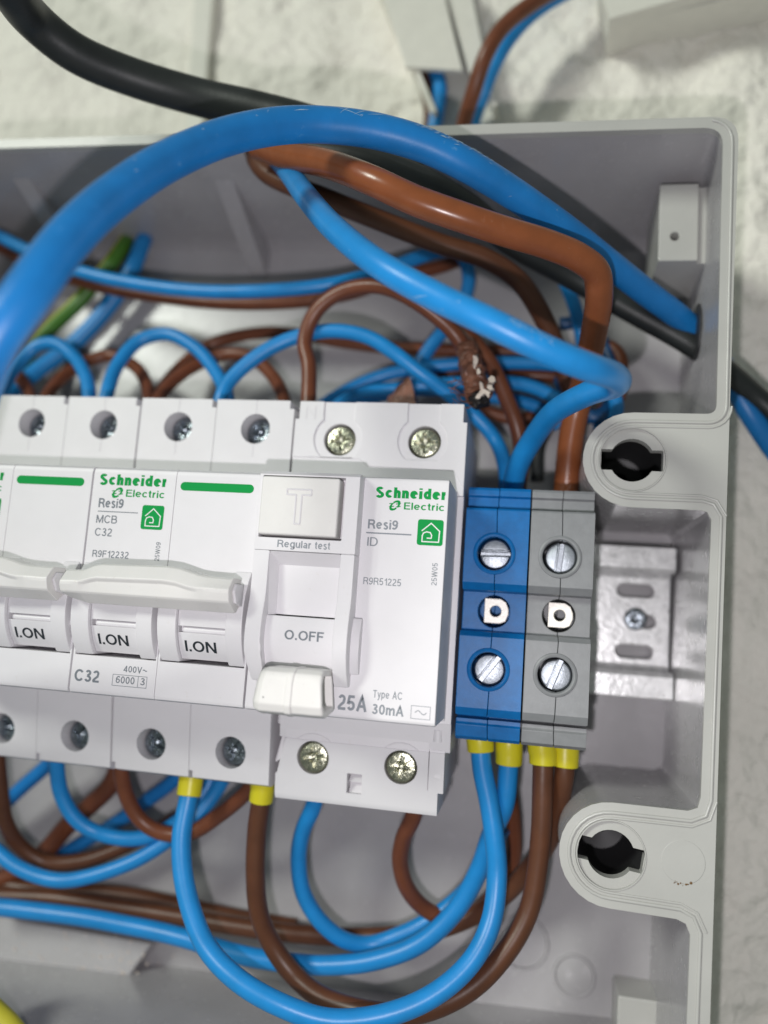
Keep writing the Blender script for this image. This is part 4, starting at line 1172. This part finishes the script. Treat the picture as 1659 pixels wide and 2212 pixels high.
for k in range(16):
    px, py = random.uniform(990, 1012), random.uniform(815, 880)
    dx, dy = random.uniform(-34, -8), random.uniform(-22, 20)
    zz = random.uniform(-24, -20)
    tube(bm, catmull([at(px + 14, py, zz - 1), at(px, py + random.uniform(-4, 4), zz), at(px + dx * .5, py + dy * .3 + random.uniform(-5, 5), zz + 1), at(px + dx, py + dy, zz + random.uniform(-1, 2))], 4), .09, 6)
o = obj('stray_strand', bm, MATS['charred_tape'], st); o['kind'] = 'stuff'
# small cut wire tip behind the device
bm = bmesh.new()
v = [bm.verts.new(at(*p)) for p in ((836, 880, -30), (900, 880, -30), (886, 815, -30), (838, 860, -34), (902, 862, -34), (880, 812, -32))]
for f in ((0, 1, 2), (3, 5, 4), (0, 3, 4, 1), (1, 4, 5, 2), (2, 5, 3, 0)): bm.faces.new([v[i] for i in f])
fixn(bm); bmesh.ops.subdivide_edges(bm, edges=bm.edges[:], cuts=3)
for vv in bm.verts: vv.co += Vector((noise.noise(vv.co * .9), noise.noise(vv.co * .9 + Vector((5, 0, 0))), 0)) * .6
o = obj('sheath_offcut', bm, BURNT, sharp=30)
tag(o, 'small brown triangular offcut of cable sheath sticking up behind the residual current device', 'offcut')

# ---------- trunking on the wall, wires above the box ----------
def quadbox(name, pts, z0, z1, m, parent, bev=.3):
    bm = bmesh.new(); prism_z(bm, pts, z0, z1)
    return obj(name, bake(bm, None, bev), m, parent)
t = thing('cable_trunking', 'cream mini trunking coming down the wall to the box, its cover ending short', 'trunking', at(940, 130, -66))
A = [at(805, -60, -67)[:2], at(1010, -60, -67)[:2], at(1100, 300, -67)[:2], at(935, 300, -67)[:2]]
quadbox('base_strip', A, -69, -64.5, TRUNK, t)
def wallbar(pa, pb, w, z0, z1):
    a, c = Vector(pa), Vector(pb); d = (c - a).normalized(); n_ = Vector((-d.y, d.x)) * w
    return [(a.x, a.y), (c.x, c.y), (c.x + n_.x, c.y + n_.y), (a.x + n_.x, a.y + n_.y)]
L0, L1 = at(800, -60, -60)[:2], at(938, 262, -60)[:2]
R0_, R1_ = at(1000, -60, -60)[:2], at(1075, 240, -60)[:2]
quadbox('side_wall', wallbar(L0, L1, 1.3, 0, 0), -66, -56, TRUNK, t)
quadbox('side_wall', wallbar(R0_, R1_, -1.3, 0, 0), -66, -57.5, TRUNK, t)
quadbox('cover', [at(812, -60, -54)[:2], at(948, -60, -54)[:2], at(1000, 150, -54)[:2], at(876, 142, -54)[:2]], -56, -54.4, TRUNK, t)
quadbox('cover_edge', [at(948, -60, -57)[:2], at(1010, -60, -57)[:2], at(1065, 210, -57)[:2], at(1012, 152, -57)[:2]], -62, -57.2, TRUNK, t)
t = thing('cable_trunking', 'cream trunking entering at the top right corner, its cut end toward the box', 'trunking', at(1450, 40, -66))
quadbox('base_strip', [at(1312, 92, -62)[:2], at(1720, -2, -62)[:2], at(1720, -90, -62)[:2], at(1290, -20, -62)[:2]], -69, -56, TRUNK, t)
quadbox('cover', [at(1318, 40, -52)[:2], at(1720, -75, -52)[:2], at(1720, -150, -52)[:2], at(1285, -60, -52)[:2]], -56, -52, TRUNK, t)
# older vertical chase cover behind the black cable
bm = bmesh.new()
pl = [at(424, -60, -66)[:2], at(468, -60, -66)[:2], at(438, 330, -66)[:2], at(400, 330, -66)[:2]]
prism_z(bm, pl, -70, -64.8)
o = obj('wall_batten', bake(bm, None, .8), TRUNK)
tag(o, 'narrow cream strip running up the wall behind the black cable', 'batten')
wire('branch_wire', 'blue wire dropping from the open end of the mini trunking', BLUEW, 4.0, [(930, 90, -60), (938, 150, -60), (950, 190, -60), (944, 250, -60), (930, 310, -62)], None)
wire('branch_wire', 'dark brown wire inside the open end of the mini trunking', BROWNDK, 4.0, [(895, 100, -63), (902, 150, -62), (918, 190, -63), (930, 240, -64), (925, 310, -64)], None)
wire('branch_wire', 'brown wire rising from behind the box and leaning to the upper right trunking', BROWNW, 4.2, [(990, 340, -64), (1004, 262, -56), (1024, 195, -50), (1050, 120, -46), (1085, 62, -46), (1140, 15, -48), (1220, -30, -52), (1300, -60, -54)], None)
wire('branch_wire', 'blue wire tucked behind the brown one above the box', BLUEW, 4.2, [(1005, 340, -66), (1022, 262, -61), (1045, 195, -56), (1078, 120, -53), (1112, 68, -53), (1160, 22, -54), (1240, -25, -56), (1310, -52, -58)], None)

# dark ragged slab painted as the shaded opening where the blue and black cables leave
bm = bmesh.new()
cy, cz = at(1497, 722, -40)[1], -38.5
lp = []
for i in range(40):
    a = 2 * PI * i / 40
    k = 1 + .10 * noise.noise(Vector((math.cos(a) * 2.2, math.sin(a) * 2.2, 5))) + random.uniform(-.03, .03)
    lp.append((cy + 6.2 * k * math.cos(a), cz + 5.2 * k * math.sin(a)))
prism_x(bm, lp, 49.6, 50.6)
sl = obj('opening_shade_patch', bm, DARK, bx)
# crumbs of plaster lying in the box
bm = bmesh.new()
for k in range(170):
    if random.random() < .7: px, py, zz = random.uniform(20, 330), random.gauss(2085, 35), -53.9
    else: px, py, zz = random.uniform(330, 520), random.gauss(2110, 40), ZF + .1
    x, y, z = at(px, py, zz); s = random.uniform(.08, .4)
    bmesh.ops.create_icosphere(bm, subdivisions=1, radius=s, matrix=Matrix.Translation((x, y, z)) @ Matrix.Diagonal((1, random.uniform(.6, 1.2), .6, 1)))
o = obj('plaster_crumb', bm, PAPER, smooth=False)
tag(o, 'pale plaster crumbs lying on the box floor at the lower left', 'crumbs', kind='stuff')
for o in list(bpy.data.objects):
    if o.name.startswith('plaster_crumb'): del o['category']
S.cycles.max_bounces = 8
